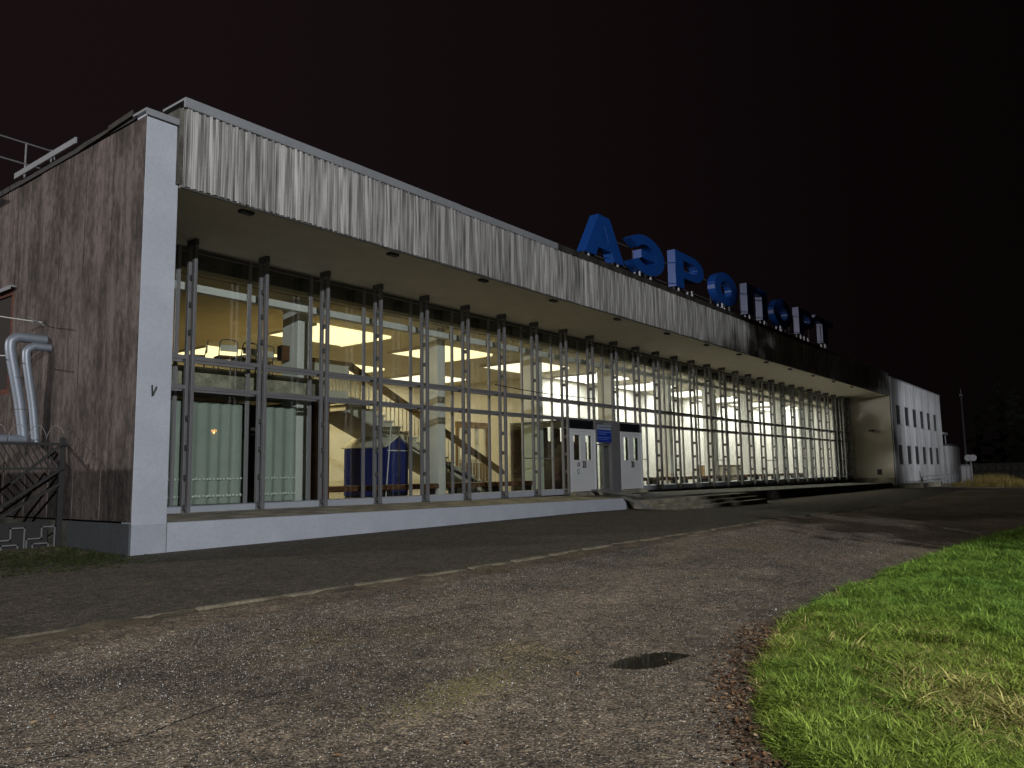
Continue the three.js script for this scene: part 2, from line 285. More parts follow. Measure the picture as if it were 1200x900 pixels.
{ // side wall: concrete slab with separate render panels
  const w = grp('side_wall', T);
  obj('wall_core', bx(0.05, 0.4, 0.3, H - 0.02, -17, -0.36), M.joint, w);
  const zs = [-0.34, -1.10, -2.157, -3.2, -4.26, -5.33, -6.43, -7.5, -8.6, -9.7, -10.8, -11.9, -13, -14.1, -15.2, -16.3, -17];
  for (let i = 0; i < zs.length - 1; i++) {
    const a = zs[i + 1] + 0.022, b = i ? zs[i] - 0.022 : -0.004, y1 = H - 0.05 - 0.02 * hash(i, 1, 3);
    const x0 = -0.012 - 0.005 * hash(i, 4, 1);
    if (zs[i] === -5.33) { // panel with the window opening
      obj('wall_panel', bx(x0, 0.06, 0.55, 3.05, a, b), M.plaster, w); obj('wall_panel', bx(x0, 0.06, 5.3, y1, a, b), M.plaster, w);
    } else if (zs[i] === -6.43) { obj('wall_panel', bx(x0, 0.06, 0.55, 3.05, a, b), M.plasterB, w); obj('wall_panel', bx(x0, 0.06, 5.3, y1, a, b), M.plasterB, w); }
    else obj('wall_panel', bx(x0, i ? 0.06 : -0.001, 0.55, y1, a, b), i % 2 ? M.plaster : M.plasterB, w);
  }
  // window with red-brown wooden frame at the far panels
  const win = grp('window', T);
  obj('frame', [bx(0.0, 0.12, 3.05, 5.3, -5.47, -5.345), bx(0.0, 0.12, 3.05, 5.3, -7.4, -7.28), bx(0.0, 0.12, 3.05, 3.17, -7.28, -5.47), bx(0.0, 0.12, 5.18, 5.3, -7.28, -5.47), bx(0.01, 0.11, 3.17, 5.18, -6.42, -6.32)], M.rust, win);
  obj('pane', bx(0.055, 0.063, 3.17, 5.18, -7.28, -5.47), M.glassDark, win);
  obj('lintel_flashing', [bx(-0.12, 0.02, 5.30, 5.33, -7.5, -5.22), bx(-0.13, -0.12, 5.25, 5.33, -7.5, -5.22)], M.cap, win);
  obj('side_plinth', bx(-0.035, 0.4, -0.3, 0.515, -2.26, -0.0), M.plinthDark, T);
  obj('side_footing', bx(0.03, 0.4, -0.3, 0.53, -17, -2.262), M.concDark, T);
}
{ // white end pillar
  const p = grp('pillar', T);
  obj('shaft', rbx(X0, XP, 0.48, H, -0.34, 0.004, 0.012, 2), M.white, p);
  obj('base', rbx(X0 - 0.0, XP + 0.004, -0.3, 0.483, -0.33, 0.012, 0.008), M.whiteDirty, p);
  obj('vent_hook', [beam([0.26, 2.66, 0.03], [0.235, 2.82, 0.06], 0.018, 0.03), beam([0.27, 2.66, 0.03], [0.315, 2.80, 0.06], 0.018, 0.03), rod([0.265, 2.64, -0.01], [0.265, 2.66, 0.05], 0.012)], M.black, p);
  obj('drip_seam', bx(0.596, 0.600, 0.0, 0.46, 0.0122, 0.0145), M.black, p);
  // parapet flashing of the pillar and side wall: loose sheets, one stretch bright
  obj('coping', [bx(-0.05, XP + 0.05, H + 0.015, H + 0.055, -0.4, 0.07), bx(-0.05, XP + 0.05, H - 0.06, H + 0.015, 0.06, 0.07)], M.cap, p);
  obj('coping_side', [beam([-0.05, H + 0.10, -0.40], [-0.05, H + 0.06, -1.3], 0.02, 0.10), beam([-0.04, H + 0.04, -1.3], [-0.03, H + 0.0, -2.5], 0.02, 0.06)], M.capDark, T);
  obj('coping_side', beam([-0.10, H + 0.17, -2.50], [-0.10, H + 0.17, -5.40], 0.03, 0.12), M.cap, T);
  obj('roof_edge', bx(0.0, 0.42, H + 0.0, H + 0.12, -17, -0.4), M.roof, T);
}
{ // front plinth, platform, steps
  const slab = (xa, xb, zf, zb, yb, n, m, name, top = plat) => {
    const P = [], I = []; const xs = []; for (let i = 0; i <= n; i++) xs.push(lerp(xa, xb, i / n));
    const quad = (a, b, c, d) => { const k = P.length / 3; P.push(...a, ...b, ...c, ...d); I.push(k, k + 1, k + 2, k, k + 2, k + 3); };
    for (let i = 0; i < n; i++) {
      const a = xs[i], b = xs[i + 1], ya = top(a), yb2 = top(b), ba = 0.535, e = 0.015;
      quad([a, -0.45, zf], [b, -0.45, zf], [b, yb2 - e, zf], [a, ya - e, zf]);
      quad([a, ya - e, zf], [b, yb2 - e, zf], [b, yb2, zf - e], [a, ya, zf - e]);
      quad([a, ya, zf - e], [b, yb2, zf - e], [b, yb(b), zb], [a, yb(a), zb]);
    }
    for (const [x, s] of [[xa, 1], [xb, -1]]) { const q = [[x, -0.45, zb], [x, -0.45, zf], [x, top(x), zf], [x, yb(x), zb]]; s > 0 ? quad(...q) : quad(...q.reverse()); }
    const g = new THREE.BufferGeometry(); g.setIndex(I); g.setAttribute('position', new THREE.Float32BufferAttribute(P, 3)); g.computeVertexNormals();
    return obj(name, metreUV(g), m, T);
  };
  const back = (x) => Math.min(0.53, plat(x) + 0.06);
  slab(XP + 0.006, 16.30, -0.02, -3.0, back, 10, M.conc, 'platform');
  obj('plinth', (() => { // white painted upstand along the platform's edge
    const P = [], I = [], n = 12; const quad = (a, b, c, d) => { const k = P.length / 3; P.push(...a, ...b, ...c, ...d); I.push(k, k + 1, k + 2, k, k + 2, k + 3); };
    for (let i = 0; i < n; i++) { const a = lerp(XP + 0.008, 16.3, i / n), b = lerp(XP + 0.008, 16.3, (i + 1) / n), p = plat(a) + 0.004, q = plat(b) + 0.004;
      quad([a, -0.4, 0.006], [b, -0.4, 0.006], [b, q - 0.012, 0.006], [a, p - 0.012, 0.006]); quad([a, p - 0.012, 0.006], [b, q - 0.012, 0.006], [b, q, -0.008], [a, p, -0.008]); quad([a, p, -0.008], [b, q, -0.008], [b, q, -0.14], [a, p, -0.14]); }
    quad([16.3, -0.4, -0.5], [16.302, -0.4, 0.006], [16.302, plat(16.3), 0.006], [16.302, plat(16.3), -0.5].map((v, i) => i === 0 ? 16.302 : v));
    const g = new THREE.BufferGeometry(); g.setIndex(I); g.setAttribute('position', new THREE.Float32BufferAttribute(P, 3)); g.computeVertexNormals(); return metreUV(g);
  })(), M.white, T);
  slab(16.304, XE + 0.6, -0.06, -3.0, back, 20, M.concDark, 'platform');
  // stoop of three steps in front of the doors
  const st = grp('entrance_steps', T);
  for (const [k, y, z] of [[0, 0.285, 0.62], [1, 0.165, 1.02], [2, 0.05, 1.42]]) obj('step', rbx(16.9 + k * 0.1, 25.6 - k * 0.1, -0.35, y, -0.06 - 0.01 * k, z, 0.012), M.conc, st);
  obj('ramp_board', beam([16.22, 0.42, -0.05], [16.08, 0.07, 1.05], 0.22, 0.05), M.steel, st);
  obj('ramp_board', beam([17.9, 0.60, -2.2], [17.3, 0.42, -0.1], 0.26, 0.05), M.steel, st);
}
{ // fascia: corrugated sheets hung from a parapet beam
  const f = grp('fascia', T);
  const zf = 0.1455, yb = 6.40, yt = 7.86, XR = XE + 0.02;
  obj('parapet_beam', bx(0.55, XR - 0.02, yb + 0.03, yt - 0.02, -0.5, zf - 0.075), M.concDark, f);
  // sheet profile with trapezoid ribs, 0.94 m cover
  const sheetG = [0, 1, 2, 3, 4].map((v) => {
    const pts = [[0, 0]]; const n = 7, pitch = 0.94 / n;
    for (let i = 0; i < n; i++) { const x = i * pitch, d = 0.030 + 0.040 * hash(i, v, 6), j = 0.02 * (hash(i, v, 7) - 0.5), w = 0.034 + 0.040 * hash(i, v, 8), tl = 0.018 * (hash(i, v, 9) - 0.5); pts.push([x + 0.020 + j, 0.012 * (hash(i, v, 10) - 0.5)], [x + 0.026 + j, d - tl], [x + 0.026 + j + w, d + tl], [x + 0.032 + j + w, 0], [x + pitch, 0]); }
    const P = [], I = [], U = [];
    for (let i = 0; i < pts.length - 1; i++) { const [a, za] = pts[i], [b, zb] = pts[i + 1], k = P.length / 3; P.push(a, 0, za, b, 0, zb, b, 1, zb, a, 1, za); U.push(a + v * 1.1, 0, b + v * 1.1, 0, b + v * 1.1, 1.46, a + v * 1.1, 1.46); I.push(k, k + 1, k + 2, k, k + 2, k + 3); }
    const g = new THREE.BufferGeometry(); g.setIndex(I); g.setAttribute('position', new THREE.Float32BufferAttribute(P, 3)); g.setAttribute('uv', new THREE.Float32BufferAttribute(U, 2)); g.computeVertexNormals(); return g.toNonIndexed();
  });
  sheetG.forEach((g) => g.computeVertexNormals());
  let i = 0;
  for (let x = 0.66; x < XR - 0.2; x += 0.94, i++) {
    const s = obj('corrugated_sheet', sheetG[Math.floor(hash(i, 3, 11) * 5)], M.sheet[Math.floor(hash(i, 5, 13) * 4)], f);
    s.position.set(x, yb - 0.012 + 0.016 * hash(i, 2, 17), zf - 0.05 + 0.006 * hash(i, 8, 19)); s.scale.set(Math.min(1, (XR - x) / 0.94), yt - yb + 0.01, 1);
  }
  const es = obj('end_sheet', sheetG[0], M.sheet[1], f); es.position.set(0.665, yb, -0.36); es.rotation.y = -Math.PI / 2; es.scale.set(0.46 / 0.94, yt - yb, 1); es.position.x = 0.655;
  // cap flashing: bright lengths at both ends, darker middle
  const cap = (a, b, m, dy = 0) => obj('cap_flashing', [bx(a, b, yt + dy - 0.01, yt + 0.17 + dy, zf - 0.03, zf + 0.03), bx(a, b, yt + 0.13 + dy, yt + 0.172 + dy, -0.62, zf - 0.031)], m, f);
  cap(0.60, 4.2, M.cap); cap(4.21, 8.0, M.cap, 0.004); cap(8.01, 12.4, M.cap, -0.004);
  for (let x = 12.41; x < 38; x += 5.2) cap(x, x + 5.19, M.capDark, 0.004 * (rnd() - 0.5));
  cap(38.41 + 0.0, 46, M.cap); cap(46.01, XR, M.cap, 0.004);
  obj('parapet_back', bx(0.5, XR, 7.5, 7.98, -0.66, -0.63), M.roof, f);
}
{ // soffit with small downlight boxes
  const s = grp('soffit', T);
  obj('soffit_board', bx(XP + 0.01, XE - 0.01, YS, YS + 0.05, -3.6, 0.05), M.soffit, s);
  obj('drip_edge', bx(XP + 0.01, XE - 0.01, YS - 0.02, YS + 0.0, 0.052, 0.10), M.steelDark, s);
  for (const x of [2.1, 6.0, 9.3, 12.6, 16.4, 20.1, 23.7, 27.2, 30.6, 34.1, 38.0, 42, 46]) obj('light_fitting', bx(x - 0.14, x + 0.14, YS - 0.055, YS - 0.001, -0.24, -0.10), M.black, s);
  obj('roof_slab', bx(0.4, XE, 7.4, 7.5, -17, -0.5), M.roof, T);
}
// ---- glazed front: truss fins outside, framed panes behind
const NF = 30;
{
  const barG = rbx(-0.036, 0.036, 0.5, YS, -0.045, 0.045, 0.006), spG = rbx(-0.03, 0.03, -0.055, 0.055, -0.062, 0.062, 0.008);
  const spY = [0.62, 1.25, 1.88, 2.5, 4.35, 4.95, 5.55];
  for (let k = 0; k < NF; k++) {
    const x = FIN0 + MOD * k, f = grp('glazing_fin', T, [x, 0, 0]);
    const outer = obj('outer_bar', barG, M.steel, f); outer.position.z = ZOUT;
    const inner = obj('inner_bar', barG, M.steel, f); inner.position.z = ZIN;
    for (const y of spY) { const s = obj('spacer', spG, M.steelDark, f); s.position.set(0, y + 0.03 * hash(k, Math.round(y * 10), 3), (ZOUT + ZIN) / 2); }
    obj('head_plate', bx(-0.04, 0.04, YS - 0.14, YS - 0.004, ZIN - 0.06, ZOUT + 0.06), M.steelDark, f);
    obj('foot_plate', bx(-0.045, 0.045, 0.44, 0.515, ZIN - 0.05, ZOUT + 0.05), M.steelDark, f);
  }
  const mullG = bx(-0.035, 0.035, 0.56, YS - 0.01, -0.035, 0.035);
  const L = MOD - 0.072, L2 = MOD - 0.072;
  const tOut = rbx(0.037, 0.037 + L, -0.045, 0.045, -0.03, 0.03, 0.004), tIn = rbx(0.037, 0.037 + L2, -0.04, 0.04, -0.03, 0.03, 0.004);
  const paneG = (h) => bx(0.036, 0.036 + L2, 0, h, -0.003, 0.003);
  const rows = [[0.66, 3.14], [3.22, 3.78], [3.86, 6.30]], pg = rows.map(([a, b]) => paneG(b - a));
  for (let k = -1; k < NF; k++) {
    const x = FIN0 + MOD * k, b = grp('window_bay', T, [x, 0, 0]);
    const mu = obj('mullion', mullG, M.alu, b); mu.position.z = ZG;
    const door = k === 8 || k === 10, entr = k >= 8 && k <= 10;
    for (const y of [3.18, 3.82]) { const o = obj('transom', tOut, M.steel, b); o.position.set(0, y, ZIN); const o2 = obj('transom', tIn, M.alu, b); o2.position.set(0, y, ZG); }
    { const o3 = obj('transom', bx(0.037, 0.037 + L2, -0.03, 0.03, -0.03, 0.03), M.steelDark, b); o3.position.set(0, 6.33, ZG); }
    rows.forEach(([y0], r) => { if (entr && r === 0) return; const o = obj('pane', pg[r], M.glass, b); o.position.set(0, y0, ZG); });
    if (!entr) obj('sill', rbx(0.04, 0.04 + L2, 0.46, 0.655, ZG - 0.1, ZIN + 0.02, 0.012), M.whiteDirty, b);
    if (k === 7 || k === 11 || k === 16 || k === 20) { const o = obj('vent_bar', bx(0.037, 0.037 + L2, -0.018, 0.018, -0.02, 0.02), M.steel, b); o.position.set(0, 1.75, ZG + 0.01); }
  }
  // dark blind panels beyond the last bay and beside the pillar
  obj('blind_panel', bx(FIN0 + MOD * 29 + 0.04, XE - 0.02, 0.5, YS - 0.01, ZG - 0.02, ZG + 0.02), M.beige, T);
  obj('blind_panel', bx(FIN0 + MOD * 28 + 0.05, FIN0 + MOD * 29 - 0.05, 0.66, YS - 0.02, ZG - 0.06, ZG - 0.03), M.beige, T);
}
{ // entrance: two white double doors, lobby window between, blue notice
  const xd = (k) => FIN0 + MOD * k;
  const mkDoor = (k) => {
    const d = grp('entrance_door', T, [xd(k), 0, ZOUT + 0.02]), w = MOD, y0 = 0.54, y1 = 2.80;
    obj('frame', [bx(0.04, 0.11, y0, y1, -0.05, 0.05), bx(w - 0.11, w - 0.04, y0, y1, -0.05, 0.05), bx(0.11, w - 0.11, y1 - 0.08, y1, -0.05, 0.05)], M.door, d);
    obj('fanlight', bx(0.05, w - 0.05, y1 + 0.004, 3.13, -0.03, -0.02), M.glassDark, d);
    for (const s of [0, 1]) {
      const a = s ? w / 2 + 0.004 : 0.114, b = s ? w - 0.114 : w / 2 - 0.004, wa = a + 0.17, wb = b - 0.17, p = y0 + 0.02, q = y1 - 0.085;
      const leaf = obj('door_leaf', [bx(a, wa, p, q, -0.03, 0.03), bx(wb, b, p, q, -0.03, 0.03), bx(wa, wb, p, 1.68, -0.03, 0.03), bx(wa, wb, 2.58, q, -0.03, 0.03)], M.door, d);
      obj('pane', bx(wa, wb, 1.68, 2.58, -0.004, 0.004), M.glass, leaf);
      obj('handle', tube([[s ? a + 0.06 : b - 0.06, 1.62, 0.03], [s ? a + 0.06 : b - 0.06, 1.62, 0.09], [s ? a + 0.06 : b - 0.06, 1.42, 0.09], [s ? a + 0.06 : b - 0.06, 1.42, 0.03]], 0.016, 6, 20, 0.1), M.black, leaf);
    }
    obj('threshold', bx(0, w, 0.40, 0.54, -0.6, 0.25), M.conc, d);
    return d;
  };
  const d1 = mkDoor(8); mkDoor(10);
  obj('notice_ring', new THREE.TorusGeometry(0.06, 0.016, 8, 20).translate(0.56, 1.52, 0.036), M.black, d1);
  obj('green_sticker', bx(0.49, 0.62, 1.18, 1.36, 0.031, 0.033), mat([0.03, 0.22, 0.06]), d1);
  obj('white_sticker', bx(0.53, 0.58, 1.22, 1.33, 0.0335, 0.035), mat([0.7, 0.7, 0.7]), d1);
  // lobby bay between the doors
  const b = grp('lobby_window', T, [xd(9), 0, ZOUT]);
  obj('frame', [bx(0.04, 0.10, 0.5, 2.3, -0.04, 0.04), bx(1.05, 1.10, 0.5, 2.3, -0.04, 0.04), bx(0.10, 1.05, 2.24, 2.30, -0.04, 0.04), bx(0.10, 1.05, 0.5, 0.6, -0.04, 0.04), bx(0.55, 0.6, 0.6, 2.24, -0.035, 0.035)], M.steel, b);
  obj('pane', bx(0.10, 0.55, 0.6, 2.24, -0.004, 0.004), M.glass, b); obj('pane', bx(0.6, 1.05, 0.6, 2.24, -0.004, 0.004), M.glass, b);
  obj('cladding', bx(1.101, 1.70, 0.45, 3.12, -0.30, 0.08), M.steel, b);
  // lobby side walls and ceiling
  { const lb = grp('lobby_back', T); for (let i = 0; i < 6; i++) { const a = xd(8) + 0.05 + i * 0.88; obj('panel', bx(a, a + 0.62, 0.5, 3.05, -5.18, -5.12), M.wood, lb); obj('panel', bx(a + 0.62, a + 0.87, 0.5, i === 1 ? 1.3 : 2.5, -5.18, -5.12), M.wood, lb); } }
  obj('lobby_ceiling', bx(xd(8) + 0.04, xd(11) - 0.04, 3.06, 3.12, -5.2, ZIN - 0.06), M.steelDark, T);
  for (const k of [8, 11]) obj('lobby_side', bx(xd(k) - 0.02, xd(k) + 0.02, 0.5, 3.05, -5.2, ZIN - 0.06), M.glass, T);
}

{ const c = obj('hanging_cable', tube([[12.6, 4.02, -2.46], [15.2, 3.94, -2.46], [18.6, 3.96, -2.46]], 0.014, 6, 24), M.black); tag(c, 'thin black cable strung across the glazing fins before the entrance doors', 'cable'); }
// end wall closing the recess, with dead wall lamp and vent
{
  const w = grp('end_wall', T);
  obj('wall_slab', bx(XE, XE + 0.45, -0.4, 7.84, -3.7, 0.14), M.beige, w);
  obj('plinth_band', bx(XE - 0.04, XE - 0.002, -0.3, 0.50, -3.0, 0.12), M.conc, w);
  obj('downpipe', rod([XE + 0.1, 0.0, 0.22], [XE + 0.1, 7.6, 0.22], 0.06), M.cap, w);
  obj('vent_grille', bx(XE - 0.03, XE - 0.002, 0.72, 1.12, -1.0, -0.68), M.black, w);
  obj('dead_wall_lamp', [bx(XE - 0.5, XE - 0.12, 3.85, 3.98, -1.3, -1.0), rod([XE - 0.15, 3.9, -1.15], [XE, 3.8, -1.15], 0.03)], M.steelDark, w);
}

// ---------------------------------------------------------------- interior
{
  const hallBack = -16;
  obj('hall_floor', bx(XP - 0.2, XE, 0.3, 0.55, hallBack, -3.3), M.floor, T);
  obj('hall_ceiling', bx(XP - 0.2, 8.4, 5.9, 6.0, hallBack, -3.5), M.ceil, T);
  obj('hall_ceiling', bx(8.4, XE, 5.9, 6.0, hallBack, -3.5), M.cream, T);
  obj('edge_beam', bx(XP, XE, 5.45, 5.62, -3.62, -3.4), M.hallWhite, T);
  obj('back_wall', bx(XP - 0.2, 30, 0.55, 5.9, hallBack - 0.2, hallBack), M.cream, T);
  obj('partition_wall', bx(24.5, XE, 0.55, 5.9, -9.4, -9.2), M.hallWhite, T);
  obj('partition_wall', bx(24.3, 24.5, 0.55, 5.9, hallBack, -9.2), M.cream, T);
  obj('hall_end_wall', bx(XE - 0.06, XE - 0.01, 0.55, 5.9, hallBack, -3.72), M.hallWhite, T);
  obj('void_closer', bx(XP - 0.1, XE, 5.9, YS, -3.75, -3.66), M.concDark, T);
  // gallery over the offices
  obj('gallery_slab', bx(XP - 0.1, 9.0, 3.42, 3.75, -12, -5.2), M.stairSide, T);
  obj('gallery_slab', bx(XP - 0.1, 6.75, 3.25, 3.75, -5.2, -3.45), M.conc, T);
  obj('office_partition', bx(6.75, 6.88, 0.55, 3.25, -9, -3.45), M.wood, T);
  obj('office_back', bx(XP, 6.75, 0.55, 3.25, -6.2, -6.1), M.concDark, T);
  // columns
  for (let k = 0; k < 9; k++) { const x = 6.42 + 5.385 * k; obj('column', rbx(x - 0.17, x + 0.17, 0.55, 5.9, -4.68, -4.0, 0.012), M.hallWhite, T); }
  // luminous ceiling panels, each with an area light of its size
  const panel = (x0, x1, z0, z1, c, k) => {
    const p = grp('ceiling_light', T, [(x0 + x1) / 2, 5.88, (z0 + z1) / 2]);
    obj('frame', [bx(-(x1 - x0) / 2 - 0.05, -(x1 - x0) / 2, -0.06, 0.019, -(z1 - z0) / 2, (z1 - z0) / 2), bx((x1 - x0) / 2, (x1 - x0) / 2 + 0.05, -0.06, 0.019, -(z1 - z0) / 2, (z1 - z0) / 2)], M.hallWhite, p);
    obj('diffuser', bx(-(x1 - x0) / 2, (x1 - x0) / 2, -0.02, 0.015, -(z1 - z0) / 2, (z1 - z0) / 2), new THREE.MeshStandardMaterial({ color: 0xffffff, emissive: c, emissiveIntensity: 1.6, roughness: 0.6 }), p);
    const l = new THREE.RectAreaLight(c, k, x1 - x0, z1 - z0); l.position.set(0, -0.035, 0); l.rotation.x = -Math.PI / 2; l.name = 'panel_glow'; p.add(l);
  };
  for (let k = 0; k < 9; k++) {
    const x = 8.6 + 5.42 * k, c = HALL_WARM.clone().lerp(HALL_COOL, smooth(12, 26, x));
    panel(x, Math.min(x + 3.1, 54.6), -8.8, -6.2, c, HALL_LIGHT * (x > 22 ? 3.2 : 1));
    if (x < 24) panel(x, x + 3.1, -14.9, -12.3, c, HALL_LIGHT);
  }
  // stair from the gallery down to the hall
  const st = grp('stair', T), N = 20, xa = 9.0, xb = 16.2, ya = 3.75, yb = 0.55, zA = -6.9, zB = -5.2, run = (xb - xa) / N, rise = (ya - yb) / N;
  for (let i = 0; i < N; i++) obj('step', bx(xa + run * i, xa + run * (i + 1) + 0.03, ya - rise * (i + 1) - 0.05, ya - rise * (i + 1), zA, zB + 0.06), M.stairSide, st);
  const sh = new THREE.Shape(); sh.moveTo(xa, ya - 0.16); for (let i = 0; i < N; i++) { sh.lineTo(xa + run * i, ya - rise * (i + 1) - 0.052); sh.lineTo(xa + run * (i + 1), ya - rise * (i + 1) - 0.052); } sh.lineTo(xb, yb); sh.lineTo(xb - 0.9, yb); sh.lineTo(xa, ya - 0.62); sh.closePath();
  obj('stringer', metreUV(new THREE.ExtrudeGeometry(sh, { depth: 0.12, bevelEnabled: false }).translate(0, 0, zB - 0.12)), M.stairSide, st);
  obj('stair_underside', beam([xa, ya - 0.58, (zA + zB) / 2], [xb - 0.9, yb + 0.02, (zA + zB) / 2], 1.44, 0.06), M.stairSide, st);
  obj('handrail', beam([xa, ya + 0.78, zB + 0.02], [xb + 0.15, yb + 0.72, zB + 0.02], 0.07, 0.24), M.woodRail, st);
  for (let i = 0; i < N; i++) for (const t of [0.25, 0.75]) { const x = xa + run * (i + t), y = ya - rise * (i + 1); obj('baluster', bx(x - 0.012, x + 0.012, y, y + 0.72, zB - 0.005, zB + 0.02), M.stairSide, st); }
  const gr = grp('gallery_railing', T);
  obj('handrail', bx(6.9, 9.0, 4.5, 4.62, zB - 0.01, zB + 0.06), M.woodRail, gr); obj('rail_board', bx(6.9, 9.0, 4.22, 4.499, zB + 0.0, zB + 0.04), M.stairSide, gr);
  for (let x = 6.95; x < 9.0; x += 0.12) obj('baluster', bx(x, x + 0.03, 3.75, 4.22, zB, zB + 0.03), M.stairSide, gr);
  // inner door and slatted screen
  const id = grp('inner_door', T, [17.6, 0.55, -8.6]);
  obj('frame', [bx(0, 0.1, 0, 2.6, 0, 0.1), bx(1.9, 2.0, 0, 2.6, 0, 0.1), bx(0, 2.0, 2.6, 2.85, -0.02, 0.12)], M.woodRail, id);
  for (let i = 0; i < 3; i++) { obj('door_leaf', [bx(0.1 + 0.6 * i, 0.7 + 0.6 * i, 0, 1.3, 0.02, 0.06), bx(0.1 + 0.6 * i, 0.2 + 0.6 * i, 1.3, 2.6, 0.02, 0.06), bx(0.6 + 0.6 * i, 0.7 + 0.6 * i, 1.3, 2.6, 0.02, 0.06)], M.stairSide, id); }
  for (let i = 0; i < 12; i++) obj('slat', bx(0.12 + 0.15 * i, 0.19 + 0.15 * i, 0.1, 1.15, 0.08, 0.12), M.woodRail, id);
}

// ---------------------------------------------------------------- furniture seen through the glass
{
  // curtains with lace hems
  const curtain = (x0, x1, label) => {
    const n = 90, P = [], U = [], I = [], ny = 12;
    for (let j = 0; j <= ny; j++) for (let i = 0; i <= n; i++) { const x = lerp(x0, x1, i / n), y = lerp(0.66, 2.95 + 0.02 * Math.abs(Math.sin(i * 0.42)), j / ny); P.push(x, y, -3.52 + 0.035 * Math.sin(x * 21 + 0.6 * Math.sin(x * 5)) * (1 - 0.35 * j / ny)); U.push(x, y); }
    for (let j = 0; j < ny; j++) for (let i = 0; i < n; i++) { const a = j * (n + 1) + i; I.push(a, a + 1, a + n + 1, a + 1, a + n + 2, a + n + 1); }
    const g = new THREE.BufferGeometry(); g.setIndex(I); g.setAttribute('position', new THREE.Float32BufferAttribute(P, 3)); g.setAttribute('uv', new THREE.Float32BufferAttribute(U, 2)); g.computeVertexNormals();
    const c = grp('curtain'); tag(c, label, 'curtain'); obj('cloth', g, M.curtain, c);
    for (const [y, s] of [[1.22, 0.035], [0.84, 0.04]]) { const a = []; for (let x = x0 + 0.05; x < x1 - 0.02; x += 0.085) a.push(new THREE.SphereGeometry(1, 6, 4).scale(s, s * 0.8, 0.006).translate(x, y + 0.006 * Math.sin(x * 40), -3.475 + 0.02 * Math.sin(x * 21 + 0.6 * Math.sin(x * 5)))); obj('lace_hem', a, M.lace, c); }
    obj('curtain_rod', rod([x0 - 0.05, 2.98, -3.53], [x1 + 0.05, 2.98, -3.53], 0.012), M.steelDark, c);
  };
  curtain(0.75, 4.32, 'pale green lace curtain behind the first bays beside the white pillar');
  curtain(4.75, 5.85, 'narrow pale curtain next to the dark wooden office partition');

  // tubular chairs on the gallery
  const chair = (x, z, turn, label) => {
    const c = grp('tubular_chair', scene, [x, 3.75, z]); c.rotation.y = turn;
    obj('back_frame', tube([[-0.22, 0, -0.2], [-0.22, 0.45, -0.2], [-0.21, 0.80, -0.26], [-0.12, 0.86, -0.27], [0.12, 0.86, -0.27], [0.21, 0.80, -0.26], [0.22, 0.45, -0.2], [0.22, 0, -0.2]], 0.014, 6, 40), M.steelDark, c);
    for (const s of [-1, 1]) obj('leg', tube([[s * 0.21, 0, 0.22], [s * 0.21, 0.42, 0.2], [s * 0.21, 0.44, 0.0], [s * 0.21, 0.44, -0.2]], 0.013, 6, 16), M.steelDark, c);
    obj('seat', rbx(-0.22, 0.22, 0.44, 0.49, -0.2, 0.22, 0.02, 2), M.woodRail, c);
    obj('backrest', rbx(-0.205, 0.205, 0.58, 0.74, -0.262, -0.235, 0.01), M.stairSide, c);
    tag(c, label, 'chair', 'tubular chairs on the gallery'); return c;
  };
  chair(3.9, -4.9, 4.2, 'bent tube chair turned sideways on the gallery, first from the white pillar');
  chair(4.45, -4.5, 2.9, 'bent tube chair on the gallery, second from the white pillar'); chair(5.0, -4.55, 3.2, 'bent tube chair on the gallery, third from the white pillar'); chair(5.55, -4.6, 3.1, 'bent tube chair on the gallery, next to the white table');
  const t = grp('white_table', scene, [6.2, 3.75, -5.6]); tag(t, 'white topped table on the gallery next to the first column', 'table');
  obj('table_top', rbx(-0.6, 0.6, 0.72, 0.76, -0.4, 0.4, 0.01), M.hallWhite, t);
  for (const [a, b] of [[-1, -1], [-1, 1], [1, -1], [1, 1]]) obj('leg', rod([a * 0.55, 0, b * 0.35], [a * 0.55, 0.72, b * 0.35], 0.02), M.steelDark, t);
  const sp = grp('loudspeaker', scene, [6.17, 4.5, -4.45]); tag(sp, 'small brown loudspeaker box fixed to the first hall column', 'loudspeaker');
  obj('cabinet', rbx(-0.16, 0.075, -0.2, 0.2, -0.12, 0.12, 0.01), M.wood, sp); obj('grille', bx(-0.172, -0.161, -0.16, 0.16, -0.09, 0.09), M.black, sp);

  // blue booth with white gable roof under the stair
  const k = grp('booth', scene, [10.35, 0.55, -5.0]); tag(k, 'dark blue booth with a white gabled roof below the staircase', 'booth');
  const W = 0.95, D = 1.95, hE = 1.55, hA = 1.86, y0 = 0.06;
  obj('side_wall', bx(0, 0.04, y0, hE, -D, 0), M.booth, k); obj('side_wall', bx(W - 0.04, W, y0, hE, -D, 0), M.booth, k);
  const gs = new THREE.Shape(); gs.moveTo(0.045, y0); gs.lineTo(W - 0.045, y0); gs.lineTo(W - 0.045, hE); gs.quadraticCurveTo(W * 0.75, hA - 0.04, W / 2, hA - 0.03); gs.quadraticCurveTo(W * 0.25, hA - 0.04, 0.045, hE); gs.closePath();
  for (const z of [-0.04, -D]) obj('gable', metreUV(new THREE.ExtrudeGeometry(gs, { depth: 0.04, bevelEnabled: false }).translate(0, 0, z)), M.booth, k);
  obj('door', rbx(0.2, 0.75, y0 + 0.02, 1.45, 0.002, 0.025, 0.01), M.booth, k);
